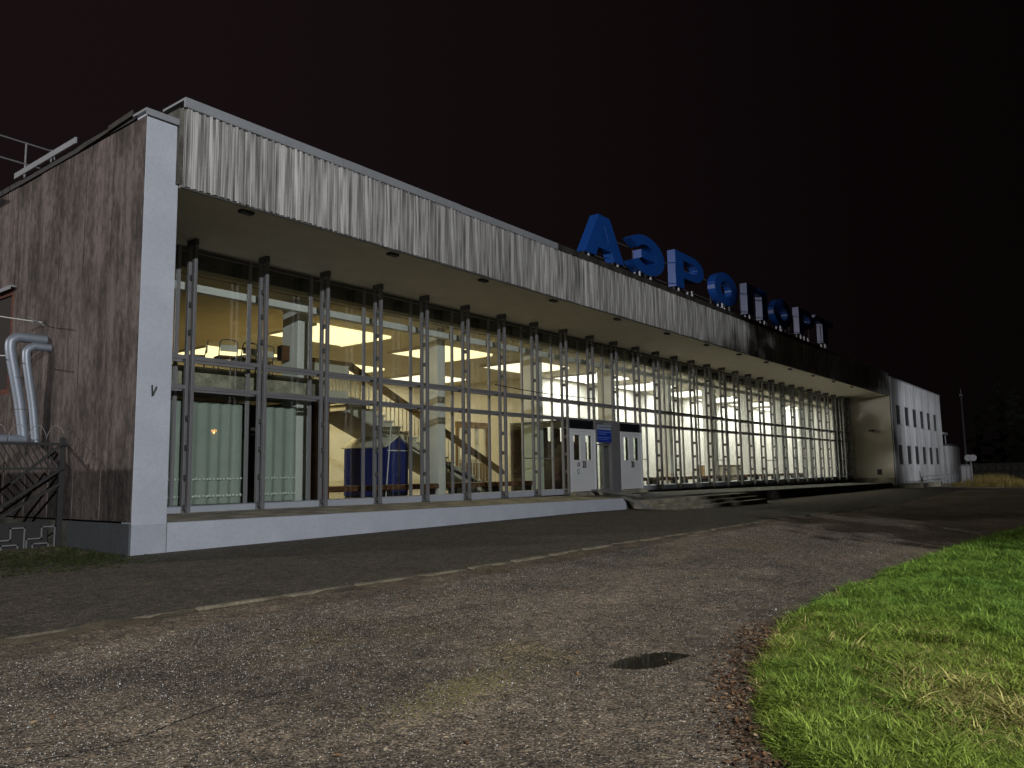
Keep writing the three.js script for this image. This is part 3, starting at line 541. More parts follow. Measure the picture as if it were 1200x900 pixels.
  for (const s of [-1, 1]) obj('roof_slope', beam([W / 2 + s * (W / 4 + 0.04), (hE + hA) / 2 + 0.04, 0.09], [W / 2 + s * (W / 4 + 0.04), (hE + hA) / 2 + 0.04, -D - 0.06], Math.hypot(W / 2 + 0.09, hA - hE), 0.03).translate(-(W / 2 + s * (W / 4 + 0.04)), -((hE + hA) / 2 + 0.04), 0).applyMatrix4(new THREE.Matrix4().makeRotationZ(-s * Math.atan2(hA - hE, W / 2))).translate(W / 2 + s * (W / 4 + 0.04), (hE + hA) / 2 + 0.04, 0), M.boothRoof, k);
  obj('trim', bx(0.03, W - 0.03, 1.44, 1.47, 0.026, 0.034), M.boothRoof, k); obj('base', bx(0.02, W - 0.02, 0, 0.06, -D + 0.02, -0.02), M.black, k);
  const pl = obj('white_pole', rod([9.35, 0.55, -3.95], [9.42, 2.75, -3.8], 0.018), M.hallWhite); tag(pl, 'thin white pole standing before the blue booth', 'pole');

  // brown waiting benches behind the glass
  const bench = (x, w, label, z = -3.95) => {
    const b = grp('bench', scene, [x, 0.55, z]); tag(b, label, 'bench', 'waiting benches behind the glass');
    obj('seat', rbx(0, w, 0.26, 0.42, -0.22, 0.2, 0.03, 2), M.wood, b);
    for (const q of [0.15, w - 0.15]) obj('leg', bx(q - 0.02, q + 0.02, 0, 0.26, -0.18, 0.16), M.black, b);
    obj('floor_rail', bx(0.15, w - 0.15, 0.03, 0.06, -0.02, 0.02), M.steelDark, b);
  };
  bench(7.0, 2.15, 'brown waiting bench beside the dark wooden office partition'); bench(9.25, 2.15, 'brown waiting bench right in front of the blue booth');
  bench(12.1, 2.1, 'brown waiting bench below the middle of the staircase'); bench(14.3, 2.1, 'brown waiting bench at the foot of the staircase');
  [23.6, 26.0, 29, 31.4, 34.4, 36.8, 39.8, 42.2, 45.2].forEach((x, i) => bench(x, 2.1, `brown waiting bench in the white hall, ${['first', 'second', 'third', 'fourth', 'fifth', 'sixth', 'seventh', 'eighth', 'ninth'][i]} from the entrance doors`));
  // counter with lit glassware at the far end of the hall
  const ct = grp('cafe_counter', scene, [40, 0.55, -7.6]); tag(ct, 'wooden counter with glazed front far down the hall', 'counter');
  obj('carcass', bx(0, 6, 0, 1.0, -0.6, 0), M.woodRail, ct); obj('top', rbx(-0.05, 6.05, 1.0, 1.05, -0.65, 0.05, 0.01), M.hallWhite, ct);
  for (let i = 0; i < 6; i++) obj('front_panel', bx(0.05 + i, 0.95 + i, 0.1, 0.9, 0.002, 0.015), M.stairSide, ct);

  // notice above the lobby window
  const cv = document.createElement('canvas'); cv.width = 256; cv.height = 140; const g = cv.getContext('2d');
  g.fillStyle = '#8d97a8'; g.fillRect(0, 0, 256, 40); g.fillStyle = '#12318e'; g.fillRect(0, 40, 256, 100);
  g.fillStyle = '#5a74c0'; g.fillRect(12, 54, 200, 7); g.fillRect(12, 70, 120, 7); g.fillRect(12, 98, 190, 6); g.fillRect(12, 112, 150, 6); g.fillStyle = '#5c6678'; g.fillRect(20, 16, 190, 8);
  const tx = new THREE.CanvasTexture(cv); tx.colorSpace = THREE.SRGBColorSpace;
  const sg = grp('notice_board', scene, [FIN0 + MOD * 9 + 0.06, 2.33, ZOUT + 0.05]); tag(sg, 'blue notice board with a grey header above the lobby window', 'sign');
  obj('board', bx(0, 1.28, 0, 0.70, -0.03, 0.02), M.steel, sg);
  const face = obj('printed_face', new THREE.PlaneGeometry(1.24, 0.66).translate(0.64, 0.35, 0.0235), mat(0xffffff, { map: tx, roughness: 0.5 }), sg);
}

// ---------------------------------------------------------------- roof letters
{
  const h = 1.42, D = 0.32;
  const ex = (s) => metreUV(new THREE.ExtrudeGeometry(s, { depth: D, bevelEnabled: true, bevelThickness: 0.012, bevelSize: 0.012, bevelSegments: 1, curveSegments: 24 }).translate(0, 0, -D));
  const poly = (pts, holes = []) => { const s = new THREE.Shape(pts.map(([x, y]) => new THREE.Vector2(x, y))); for (const q of holes) s.holes.push(new THREE.Path(q.map(([x, y]) => new THREE.Vector2(x, y)))); return s; };
  const ell = (cx, cy, rx, ry, a0, a1, n = 28) => { const r = []; for (let i = 0; i <= n; i++) { const a = lerp(a0, a1, i / n); r.push([cx + rx * Math.cos(a), cy + ry * Math.sin(a)]); } return r; };
  const shapes = {
    A: (w) => [poly([[0, 0], [w * 0.27, 0], [w * 0.33, 0.30], [w * 0.67, 0.30], [w * 0.73, 0], [w, 0], [w * 0.64, h], [w * 0.36, h]], [[[w * 0.40, 0.56], [w * 0.5, 1.08], [w * 0.60, 0.56]]])],
    E: (w) => { const a = 2.55, cx = w * 0.46, cy = h / 2; const rx = w * 0.54; return [poly([...ell(cx, cy, rx, h / 2, a, -a), ...ell(cx, cy, rx * 0.52, h * 0.27, -a, a)]), poly([[w * 0.30, cy - 0.14], [w * 0.80, cy - 0.14], [w * 0.80, cy + 0.14], [w * 0.30, cy + 0.14]])]; },
    R: (w) => [poly([[0, 0], [w * 0.27, 0], [w * 0.27, 0.44], [w * 0.62, 0.44], ...ell(w * 0.62, 0.93, w * 0.38, 0.49, -Math.PI / 2, Math.PI / 2), [0, h]], [[[w * 0.27, 0.72], ...ell(w * 0.60, 0.93, w * 0.16, 0.21, -Math.PI / 2, Math.PI / 2), [w * 0.27, 1.14]]])],
    O: (w) => [poly(ell(w / 2, h / 2, w / 2, h / 2, 0, Math.PI * 2), [ell(w / 2, h / 2, w * 0.25, h * 0.25, 0, Math.PI * 2)])],
    P: (w) => [poly([[0, 0], [w * 0.27, 0], [w * 0.27, h - 0.3], [w * 0.73, h - 0.3], [w * 0.73, 0], [w, 0], [w, h], [0, h]])],
    T: (w) => [poly([[w * 0.36, 0], [w * 0.64, 0], [w * 0.64, h - 0.3], [w, h - 0.3], [w, h], [0, h], [0, h - 0.3], [w * 0.36, h - 0.3]])],
  };
  const rows = [['A', 14.17, 16.68, 'first blue roof letter, shaped like A, of the airport sign', [0.13, 0.87]], ['E', 17.2, 19.75, 'second blue roof letter, a backward rounded E with middle bar', [0.28, 0.6]], ['R', 20.7, 23.3, 'third blue roof letter, shaped like P, between the rounded letters', [0.13, 0.6]],
    ['O', 24.4, 26.9, 'fourth blue roof letter, the round O before the gate-shaped letter', [0.35, 0.65]], ['P', 28.1, 30.7, 'fifth blue roof letter, gate-shaped with two legs', [0.13, 0.87]], ['O', 31.7, 34.3, 'sixth blue roof letter, the round O after the gate-shaped letter', [0.35, 0.65]],
    ['R', 35.5, 38.1, 'seventh blue roof letter, shaped like P, right before the T', [0.13, 0.6]], ['T', 38.5, 41.9, 'eighth and last blue roof letter, shaped like T', [0.5, 0.56]]];
  for (const [s, a, b, label, posts] of rows) {
    const y = 8.24 + 0.008 * (a - 14), o = grp('sign_letter', scene, [a, 8.03, 0]); tag(o, label, 'letter', 'blue letters of the roof sign');
    const body = obj('letter_body', shapes[s](b - a).map((q, i) => { const g = ex(q); if (i) g.translate(0, 0, -0.006); return g; }), M.blue, o); body.position.y = y - 8.03;
    for (const p of posts) for (const z of [-0.06, -0.26]) obj('support_post', bx((b - a) * p - 0.03, (b - a) * p + 0.03, 0.0, y - 8.03 + 0.06, z - 0.03, z + 0.03), M.cap, o);
  }
  const r = grp('sign_rail'); tag(r, 'thin dark steel rails behind the blue roof letters', 'rail');
  obj('rail', rod([15.1, 8.42, -0.40], [41.9, 8.55, -0.40], 0.02), M.steelDark, r); obj('rail', rod([15.6, 9.2, -0.40], [41.9, 9.45, -0.40], 0.02), M.steelDark, r);
  for (let x = 18.1; x < 42; x += 3.4) obj('rail_post', rod([x, 7.5, -0.42], [x, 9.4, -0.42], 0.025), M.steelDark, r);
}

// ---------------------------------------------------------------- left yard: pipes, fence, railing on the roof
{
  const p = grp('heating_pipes'); tag(p, 'pair of silver insulated heating pipes bending down from the brown wall', 'pipes');
  const run = (x, z, y, yb, xb, r) => tube([[0.05, y, z], [x * 0.5, y, z], [x + 0.12, y, z], [x, y - 0.10, z], [x + 0.01, y - 0.35, z], [lerp(x, xb, 0.6), lerp(y, yb, 0.6), z], [xb, yb, z]], r, 14, 60, 0.35);
  obj('pipe', run(-0.62, -3.62, 3.98, 1.95, -0.30, 0.095), M.pipe, p);
  obj('pipe', run(-0.42, -3.40, 3.80, 1.95, -0.18, 0.075), M.pipe, p);
  obj('pipe', tube([[-0.30, 2.02, -3.6], [-0.9, 2.02, -3.55], [-3.5, 2.02, -3.5]], 0.095, 14, 20), M.pipe, p);
  obj('pipe_band', [[3.2], [2.6]].map(([y]) => metreUV(new THREE.TorusGeometry(0.1, 0.008, 6, 20).rotateX(Math.PI / 2).translate(-0.62 + (3.98 - y) * 0.16, y, -3.62))), M.steel, p);
  obj('support', [rod([-0.8, 0.0, -3.55], [-0.8, 1.95, -3.55], 0.04), rod([-2.6, 0.0, -3.52], [-2.6, 1.95, -3.52], 0.04)], M.black, p);

  const f = grp('yard_fence', scene, [0, 0, -2.5]); tag(f, 'dark steel yard fence with diagonal bars beside the brown wall', 'fence');
  const y1 = 1.93, y2 = 1.48, x1 = -0.02, x0 = -4.4;
  obj('top_rail', bx(x0, x1, y1 - 0.05, y1, -0.03, 0.03), M.black, f); obj('middle_rail', bx(x0, x1, y2 - 0.04, y2, -0.03, 0.03), M.black, f);
  for (const x of [-0.05, -2.2, -4.36]) obj('post', bx(x - 0.05, x + 0.05, -0.1, y1 + 0.1, -0.09, -0.031), M.black, f);
  for (let x = x0 + 0.15; x < x1 - 0.3; x += 0.11) obj('slanted_bar', beam([x, y1 - 0.05, 0], [x + 0.22, y2, 0], 0.016, 0.016), M.black, f);
  for (const [a, b, c, d] of [[-0.1, 1.44, -1.4, 0.55], [-0.1, 1.18, -1.15, 0.55], [-2.25, 1.44, -3.6, 0.55]]) obj('brace', beam([a, b, 0.01], [c, d, 0.01], 0.035, 0.045), M.black, f);
  obj('brace', beam([-0.1, 1.9, 0.02], [-0.9, 1.2, 0.02], 0.03, 0.04), M.black, f);
  // low panel with pale meander bars
  obj('back_sheet', bx(x0, -0.22, 0.02, 0.52, -0.10, -0.095), M.black, f);
  const me = (u) => [[u, 0.05, u, 0.42], [u, 0.42, u - 0.22, 0.42], [u - 0.22, 0.42, u - 0.22, 0.22], [u - 0.22, 0.22, u - 0.46, 0.22], [u - 0.46, 0.22, u - 0.46, 0.03], [u - 0.10, 0.03, u - 0.10, 0.13], [u - 0.10, 0.13, u - 0.36, 0.13], [u - 0.36, 0.13, u - 0.36, 0.03]];
  for (const u of [-0.12, -0.62, -1.12, -1.62]) for (const [a, b, c, d] of me(u)) obj('meander_bar', bx(Math.min(a, c) - 0.012, Math.max(a, c) + 0.012, Math.min(b, d) - 0.012, Math.max(b, d) + 0.012, -0.06, -0.04), M.steel, f);
  // razor wire coil on top
  const pts = []; for (let i = 0; i <= 260; i++) { const a = i / 260 * Math.PI * 2 * 13; pts.push([-0.12 - 4.1 * i / 260, y1 + 0.16 + 0.15 * Math.sin(a), 0.14 * Math.cos(a)]); }
  const wire = grp('razor_wire', scene, [0, 0, -2.5]); tag(wire, 'coil of razor wire along the top of the yard fence', 'wire');
  obj('coil', tube(pts, 0.006, 5, 700), M.steel, wire);
  const cable = grp('wall_cable'); tag(cable, 'pale cables strung from the brown wall past the window', 'cable');
  obj('cable', tube([[-0.05, 4.35, -3.75], [-1.2, 4.42, -3.9], [-5, 4.9, -4.5]], 0.012, 6, 16), M.hallWhite, cable); obj('cable', tube([[-0.62, 3.62, -3.75], [-1.4, 3.66, -3.9], [-5, 4.2, -4.5]], 0.012, 6, 16), M.hallWhite, cable);
  obj('bracket', beam([-0.02, 4.28, -3.7], [-0.30, 4.42, -3.78], 0.03, 0.03), M.steelDark, cable);

  // unseen wall added on the left to shade the foot of the brown wall
  const yw = obj('added_yard_wall', bx(-9.4, -9.1, -0.1, 3.55, -14, -3.6), M.conc); tag(yw, 'grey concrete yard wall added out of view to shade the brown end wall', 'wall');

  const rl = grp('roof_railing'); tag(rl, 'thin grey steel railing on the flat roof above the brown wall', 'railing');
  const z = -6.5, top = 9.0;
  obj('top_rail', rod([-1.6, top + 0.03, z], [1.05, top - 0.03, z], 0.022), M.steel, rl); obj('middle_rail', rod([-1.6, top - 0.47, z], [1.05, top - 0.53, z], 0.022), M.steel, rl);
  for (const x of [-1.55, -0.5, 0.48, 1.02]) obj('post', rod([x, 7.5, z], [x, top, z], 0.022), M.steel, rl);
  obj('post', rod([1.05, top - 0.03, z], [1.4, 7.5, z], 0.02), M.steel, rl);
  obj('landing', bx(-1.6, 0.05, 7.45, 7.5, z - 0.4, z + 0.1), M.roof, rl);
}

// ---------------------------------------------------------------- far block beyond the terminal
{
  const b = grp('annex_block'); tag(b, 'white two-storey block with two rows of six dark windows past the glazed front', 'building');
  const x0 = XE + 0.46, x1 = 75.3, zf = 0.2, D = 14, xw = (k) => 56.55 + 2.98 * k, ww = 1.35;
  const rows = [[1.45, 2.88], [4.4, 5.85]], ys = [-0.6, 1.45, 2.88, 4.4, 5.85, 7.75], g = [];
  g.push(bx(x0, x1, ys[0], ys[1], -0.3, zf), bx(x0, x1, ys[2], ys[3], -0.3, zf), bx(x0, x1, ys[4], ys[5], -0.3, zf));
  for (const [a, c] of rows) { let p = x0; for (let k = 0; k < 6; k++) { g.push(bx(p, xw(k), a, c, -0.3, zf)); p = xw(k) + ww; } g.push(bx(p, x1, a, c, -0.3, zf)); }
  obj('front_wall', g, M.far, b);
  obj('shell', [bx(x0, x1, -0.6, 7.6, -D, -0.9)], M.black, b);
  obj('side_wall', bx(x0, x0 + 0.3, 7.4, 7.75, -0.9, -0.31), M.far, b); obj('end_wall', bx(x1 - 0.3, x1, -0.6, 7.75, -D, -0.31), M.far, b);
  obj('coping', bx(x0, x1 + 0.08, 7.752, 7.82, -0.5, zf + 0.06), M.cap, b);
  for (const [a, c] of rows) for (let k = 0; k < 6; k++) { const w = grp('window', b, [xw(k), a, 0]); obj('pane', bx(0.05, ww - 0.05, 0.05, c - a - 0.05, 0.13, 0.14), M.glassDark, w); obj('frame', [bx(0, 0.05, 0, c - a, 0.12, 0.165), bx(ww - 0.05, ww, 0, c - a, 0.12, 0.165), bx(0.05, ww - 0.05, 0, 0.05, 0.12, 0.165), bx(0.05, ww - 0.05, c - a - 0.05, c - a, 0.12, 0.165), bx(ww / 2 - 0.03, ww / 2 + 0.03, 0.05, c - a - 0.05, 0.125, 0.16)], M.steelDark, w); obj('sill', bx(-0.05, ww + 0.05, -0.05, 0, -0.05, zf + 0.07), M.far, w); }
  const r = grp('ramp_railing'); tag(r, 'thin grey railing along the foot of the white annex block', 'railing');
  obj('rail', rod([58, 0.55, 1.4], [74, 0.55, 1.4], 0.03), M.cap, r); for (let x = 58; x <= 74; x += 1.6) obj('post', rod([x, -0.4, 1.4], [x, 0.55, 1.4], 0.025), M.cap, r);
  const rp = obj('access_ramp', bx(56.2, 64, -0.6, 0.05, 0.21, 1.7), M.conc); tag(rp, 'low concrete ramp at the foot of the white annex block', 'ramp');
  const a = grp('low_annex'); tag(a, 'low windowless white annex at the end of the two-storey block', 'building');
  obj('wall', bx(75.6, 82.5, -0.6, 3.2, -6, 0.5), M.far, a); obj('roof', bx(75.4, 82.7, 3.2, 3.3, -6.2, 0.7), M.roof, a); obj('canopy', bx(75.32, 77.6, 4.2, 4.4, -1, 0.3), M.cap, a); obj('canopy_post', rod([77.4, 3.3, 0.1], [77.4, 4.2, 0.1], 0.05), M.cap, a);
}
// pixel of the photograph -> point at a depth along the view
const at = (px, py, depth) => EYE.clone().addScaledVector(FWD, depth).addScaledVector(RIGHT, (px - 600) / F * depth).addScaledVector(UPV, -(py - 450) / F * depth);
{ // gate area beyond the annex
  const P = at(1139, 560, 60), gx = P.x, gz = P.z, y = gh(gx, gz);
  const s = grp('road_sign', scene, [gx, y, gz]); tag(s, 'round grey road sign on a post beside the gate cabinet', 'sign'); s.rotation.y = -1.35;
  obj('post', rod([0, 0, 0], [0, 2.2, 0], 0.04), M.steel, s); obj('disc', metreUV(new THREE.CylinderGeometry(0.25, 0.25, 0.02, 28).rotateX(Math.PI / 2).translate(-0.15, 2.2, 0.05)), M.steel, s); obj('disc', metreUV(new THREE.CylinderGeometry(0.25, 0.25, 0.02, 28).rotateX(Math.PI / 2).translate(0.17, 2.2, 0.075)), M.steel, s);
  const c = grp('gate_cabinet', scene, [gx + 0.6, y, gz - 0.5]); tag(c, 'grey metal cabinet standing at the yard gate', 'cabinet'); c.rotation.y = -1.2;
  obj('body', rbx(-0.45, 0.45, 0.05, 1.7, -0.3, 0.3, 0.02), M.steelDark, c); obj('door_panel', rbx(-0.38, -0.02, 0.15, 1.55, 0.302, 0.32, 0.005), M.steel, c); obj('door_panel', rbx(0.02, 0.38, 0.15, 1.55, 0.302, 0.32, 0.005), M.steel, c); obj('plinth', bx(-0.4, 0.4, -0.1, 0.05, -0.25, 0.25), M.concDark, c);
  const w = grp('yard_gate_fence', scene); tag(w, 'pale concrete panel fence far behind the dry bush', 'fence');
  for (let i = 0; i < 14; i++) { const q = at(1125 + i * 9, 566, 95 - i * 0.6); obj('panel', bx(-0.8, 0.8, 0, 1.9, -0.05, 0.05), M.concDark, w); const o = w.children[w.children.length - 1]; o.position.set(q.x, -0.35, q.z); o.rotation.y = -1.45; }
  const pole = grp('utility_pole', scene, [0, 0, 0]); const pp = at(1134, 560, 75); pole.position.set(pp.x, -0.3, pp.z); tag(pole, 'tall thin grey utility pole behind the gate cabinet', 'pole');
  obj('shaft', metreUV(new THREE.CylinderGeometry(0.07, 0.12, 9, 10).translate(0, 4.5, 0)), M.steelDark, pole); obj('crossarm', bx(-0.8, 0.8, 8.2, 8.3, -0.05, 0.05), M.steelDark, pole); for (const x of [-0.6, 0.6]) obj('insulator', rod([x, 8.3, 0], [x, 8.5, 0], 0.04), M.cap, pole);
}

// ---------------------------------------------------------------- plants
function tree(name, label, pos, h, r, nLeaf, leafSize, leafM, opts = {}) {
  const t = grp(name, scene, pos); tag(t, label, 'tree', opts.group);
  const P = [], trunkG = [];
  const H0 = h * (opts.bare ?? 0.25);
  const tr = new THREE.CylinderGeometry(h * 0.008, h * 0.02, h * 0.92, 9, 6).translate(0, h * 0.46, 0); { const p = tr.attributes.position; for (let i = 0; i < p.count; i++) { const y = p.getY(i); p.setX(i, p.getX(i) + 0.12 * Math.sin(y * 0.7 + pos[0])); p.setZ(i, p.getZ(i) + 0.10 * Math.cos(y * 0.6 + pos[0])); } tr.computeVertexNormals(); }
  trunkG.push(metreUV(tr));
  const limbs = [];
  for (let i = 0; i < 22; i++) { const y = lerp(H0, h * 0.88, i / 21), a = i * 2.4 + rr(-0.3, 0.3), L = r * (opts.cone ? 1 - 0.85 * i / 21 : Math.sin(Math.PI * (0.18 + 0.72 * i / 21))) * rr(0.75, 1.05), e = [Math.cos(a) * L, y + L * (opts.cone ? -0.15 : 0.35), Math.sin(a) * L]; limbs.push([[0, y, 0], e, L]); trunkG.push(rod([0, y, 0], e, 0.02 + 0.012 * L, 5)); }
  obj('trunk', trunkG, mat(opts.cone ? [0.02, 0.017, 0.014] : [0.07, 0.055, 0.04], { roughness: 0.95 }), t);
  const pos3 = [], nor = [], up = new THREE.Vector3();
  for (let i = 0; i < nLeaf; i++) {
    const [a, b, L] = limbs[Math.floor(rnd() * limbs.length)], k = Math.pow(rnd(), 0.6), sp = 0.12 + 0.22 * L * k * (opts.cone ? 0.6 : 1);
    const g = () => (rnd() + rnd() + rnd() - 1.5) * 1.2;
    const c = new THREE.Vector3(lerp(a[0], b[0], k) + g() * sp, lerp(a[1], b[1], k) + g() * sp, lerp(a[2], b[2], k) + g() * sp), s = leafSize * rr(0.6, 1.3);
    const d1 = new THREE.Vector3(g(), g(), g()).normalize(), d2 = up.set(g(), g(), g()).cross(d1).normalize().clone(), n = new THREE.Vector3().crossVectors(d1, d2);
    const A = c.clone().addScaledVector(d1, s), B = c.clone().addScaledVector(d2, s * 0.55), C2 = c.clone().addScaledVector(d1, -s), D = c.clone().addScaledVector(d2, -s * 0.55);
    for (const q of [A, B, C2, A, C2, D]) { pos3.push(q.x, q.y, q.z); nor.push(n.x, n.y, n.z); }
  }
  const g = new THREE.BufferGeometry(); g.setAttribute('position', new THREE.Float32BufferAttribute(pos3, 3)); g.setAttribute('normal', new THREE.Float32BufferAttribute(nor, 3));
  obj('crown', g, leafM, t);
  return t;
}
const leafGreen = mat([0.055, 0.085, 0.025], { roughness: 0.8, side: THREE.DoubleSide }), leafDark = mat([0.03, 0.045, 0.022], { roughness: 0.9, side: THREE.DoubleSide });
// trees of the square behind the photographer, between the mast lamp and the far half of the front
tree('linden_tree', 'broad linden in the square, the one closest to the mast lamp', [1.3, -0.35, 20.4], 12.4, 2.6, 12000, 0.16, leafGreen, { bare: 0.13, group: 'lindens of the square' });
tree('linden_tree', 'middle linden of the three in the square', [4.2, -0.35, 19.8], 13.2, 2.7, 13000, 0.17, leafGreen, { bare: 0.13, group: 'lindens of the square' });
tree('linden_tree', 'linden of the square standing farthest from the mast lamp', [5.1, -0.35, 20.6], 12.8, 1.5, 9000, 0.16, leafGreen, { bare: 0.13, group: 'lindens of the square' });
tree('added_young_linden', 'unseen young linden added to shade the far road, standing between its neighbours', [8.0, -0.35, 20.4], 7.0, 2.2, 8000, 0.16, leafGreen, { bare: 0.1, group: 'lindens of the square' });  // lower tree added out of view to darken the far road
tree('added_young_linden', 'unseen young linden added to shade the far road, at the end of the row', [11.6, -0.35, 20.2], 6.8, 2.2, 8000, 0.16, leafGreen, { bare: 0.1, group: 'lindens of the square' });  // second added tree, keeps the mast light off the far road
// dark spruces far behind the gate
for (const [px, d, h, l] of [[1178, 110, 15, 'dark spruce behind the panel fence, next to the dry bush'], [1150, 125, 17, 'taller dark spruce behind the utility pole'], [1196, 100, 13, 'dark spruce at the end of the panel fence']]) { const p = at(px, 560, d); tree('spruce_tree', l, [p.x, -0.4, p.z], h, 2.6, 5000, 0.22, leafDark, { cone: true, bare: 0.08, group: 'spruces behind the fence' }); }
{ // dry yellow bush by the gate
  const p = at(1163, 572, 60), b = grp('dry_bush', scene, [p.x, gh(p.x, p.z), p.z]); tag(b, 'dry yellow bush of long stalks beyond the road', 'bush');
  const P = [], N = []; for (let i = 0; i < 3200; i++) { const u = rr(-1, 1), w = rr(-1, 1), x = u * 2.6, z = w * 1.2, hh = (1.15 - 0.8 * u * u) * rr(0.5, 1.05), a = rr(0, 6.28), lx = rr(-0.3, 0.3), lz = rr(-0.3, 0.3), q = 0.012; P.push(x - Math.cos(a) * q, 0, z - Math.sin(a) * q, x + Math.cos(a) * q, 0, z + Math.sin(a) * q, x + lx, hh, z + lz); const n = [-Math.sin(a), 0.2, Math.cos(a)]; N.push(...n, ...n, ...n); }
  const g = new THREE.BufferGeometry(); g.setAttribute('position', new THREE.Float32BufferAttribute(P, 3)); g.setAttribute('normal', new THREE.Float32BufferAttribute(N, 3)); b.rotation.y = -1.3;
  obj('stalks', g, mat([0.26, 0.20, 0.06], { side: THREE.DoubleSide, roughness: 1 }), b);
}
// ---------------------------------------------------------------- lawn
const edgeZ = (x) => interp([[-3.2, 12.6], [-2.5, 11.55], [-2.25, 11.33], [-1.7, 11.02], [-0.9, 10.68], [0, 10.42], [1.37, 10.15], [3.8, 10.10], [8.3, 10.3], [11, 10.5], [14, 10.9], [40, 11.5]], x) + 0.06 * (fbm(x * 3, 1, 300, 3) - 0.5);
const lawnH = (x, z) => gh(x, z) + 0.075 * smooth(0, 0.35, z - edgeZ(x)) + 0.05 * smooth(0.2, 1.2, z - edgeZ(x)) * fbm(x * 1.5, z * 1.5, 310, 3);
{
  const xs = range(-3.1, 40, 0.25), rows = 26, P = [], U = [], I = [];
  for (let j = 0; j <= rows; j++) for (const x of xs) { const t = j / rows, z = edgeZ(x) + t * t * (18 - edgeZ(x)); P.push(x, lawnH(x, z) + 0.006, z); U.push(x, z); }
  for (let j = 0; j < rows; j++) for (let i = 0; i < xs.length - 1; i++) { const a = j * xs.length + i; I.push(a, a + xs.length, a + 1, a + 1, a + xs.length, a + xs.length + 1); }
  const g = new THREE.BufferGeometry(); g.setIndex(I); g.setAttribute('position', new THREE.Float32BufferAttribute(P, 3)); g.setAttribute('uv', new THREE.Float32BufferAttribute(U, 2)); g.computeVertexNormals();
  structure(obj('lawn_soil', g, mat([0.085, 0.075, 0.04], { map: concTex, roughness: 1 })));
  // tufts of bent blades
  const tuft = (n, hgt, spread, bend) => {
    const P = [], N = [], I = [];
    for (let b = 0; b < n; b++) {
      const a = rr(0, 6.283), l = hgt * rr(0.5, 1.15), w = 0.0027 * rr(0.7, 1.6), ox = rr(-1, 1) * spread, oz = rr(-1, 1) * spread, bd = bend * rr(0.3, 1.4), dx = Math.cos(a), dz = Math.sin(a), k = P.length / 3;
      for (let s = 0; s <= 3; s++) { const t = s / 3, ww = w * (1 - t * t * 0.95), y = l * (t - 0.25 * bd * t * t), out = l * bd * t * t; for (const q of [-1, 1]) { P.push(ox + dx * out - dz * ww * q, y, oz + dz * out + dx * ww * q); N.push(dx * 0.3 * (1 - t), 0.95, dz * 0.3); } if (s) { const c = k + s * 2; I.push(c - 2, c - 1, c, c, c - 1, c + 1); } }
    }
    const g = new THREE.BufferGeometry(); g.setIndex(I); g.setAttribute('position', new THREE.Float32BufferAttribute(P, 3)); g.setAttribute('normal', new THREE.Float32BufferAttribute(N, 3)); g.computeVertexNormals(); return g;
  };
  const gm = new THREE.MeshStandardMaterial({ color: 0xffffff, roughness: 0.42, side: THREE.DoubleSide });
  const variants = [tuft(9, 0.055, 0.032, 1.2), tuft(9, 0.045, 0.034, 1.8), tuft(7, 0.10, 0.028, 1.5)];
  const lists = [[], [], []];
  const put = (x, z, far) => {
    const e = z - edgeZ(x); if (e < 0.02) return;
    const dens = smooth(0, 0.22, e); if (rnd() > 0.25 + 0.75 * dens) return;
    const dry = clamp(fbm(x * 0.9 + 3, z * 1.1, 320, 4) * 1.5 - 0.80 + 0.30 * (1 - smooth(0, 0.6, e)) + 0.55 * Math.exp(-(((x + 1.0) / 0.6) ** 2 + ((z - 12.15) / 0.3) ** 2)) - 0.35 * smooth(0, 2.6, x) * smooth(0.1, 0.7, e)), lush = 0.25 * smooth(0.4, 0.75, fbm(x * 2 + 9, z * 2, 330, 3)) + 0.5 * smooth(-0.5, 4, x);
    const d = rnd() < dry * 0.9, q = rr(0.3, 1.75);
    const c = d ? [0.42 * q, 0.37 * q, 0.13 * q] : [lerp(0.23, 0.14, lush) * q, lerp(0.31, 0.30, lush) * q, lerp(0.05, 0.05, lush) * q];
    const v = d ? (rnd() < 0.35 ? 2 : 1) : rnd() < 0.45 ? 0 : rnd() < 0.72 ? 1 : 2;
    lists[v].push([x, z, c, rr(0.75, 1.3) * (far ? 1.25 : 1) * (0.6 + 0.9 * smooth(0.3, 0.7, fbm(x * 3.5, z * 4.5, 340, 3)))]);
  };
  for (let i = 0; i < 64000; i++) { const x = -3 + 9 * Math.pow(rnd(), 1.25), z = edgeZ(x) + 2.6 * Math.pow(rnd(), 1.1); put(x, z, 0); }
  for (let i = 0; i < 26000; i++) { const x = rr(5, 22), z = edgeZ(x) + 2.4 * rnd(); put(x, z, 1); }
  for (let i = 0; i < 12000; i++) { const x = rr(-3, 30), z = rr(12.5, 17.5); put(x, z, 1); }
  const m = new THREE.Matrix4(), q = new THREE.Quaternion(), e = new THREE.Euler(), col = new THREE.Color();
  lists.forEach((L, v) => {
    const im = new THREE.InstancedMesh(variants[v], gm, L.length);
    L.forEach(([x, z, c, s], i) => { e.set(rr(-0.15, 0.15), rr(0, 6.28), rr(-0.15, 0.15)); q.setFromEuler(e); m.compose(new THREE.Vector3(x, lawnH(x, z), z), q, new THREE.Vector3(s, s * rr(0.8, 1.15), s)); im.setMatrixAt(i, m); im.setColorAt(i, col.setRGB(...c)); });
    im.name = numbered('lawn_grass'); im.castShadow = im.receiveShadow = true; stuff(im); tag(im, ['upright green blades of the mown lawn', 'short bent blades thick in the lawn', 'long drooping tufts in the lawn'][v], 'grass'); scene.add(im);
  });
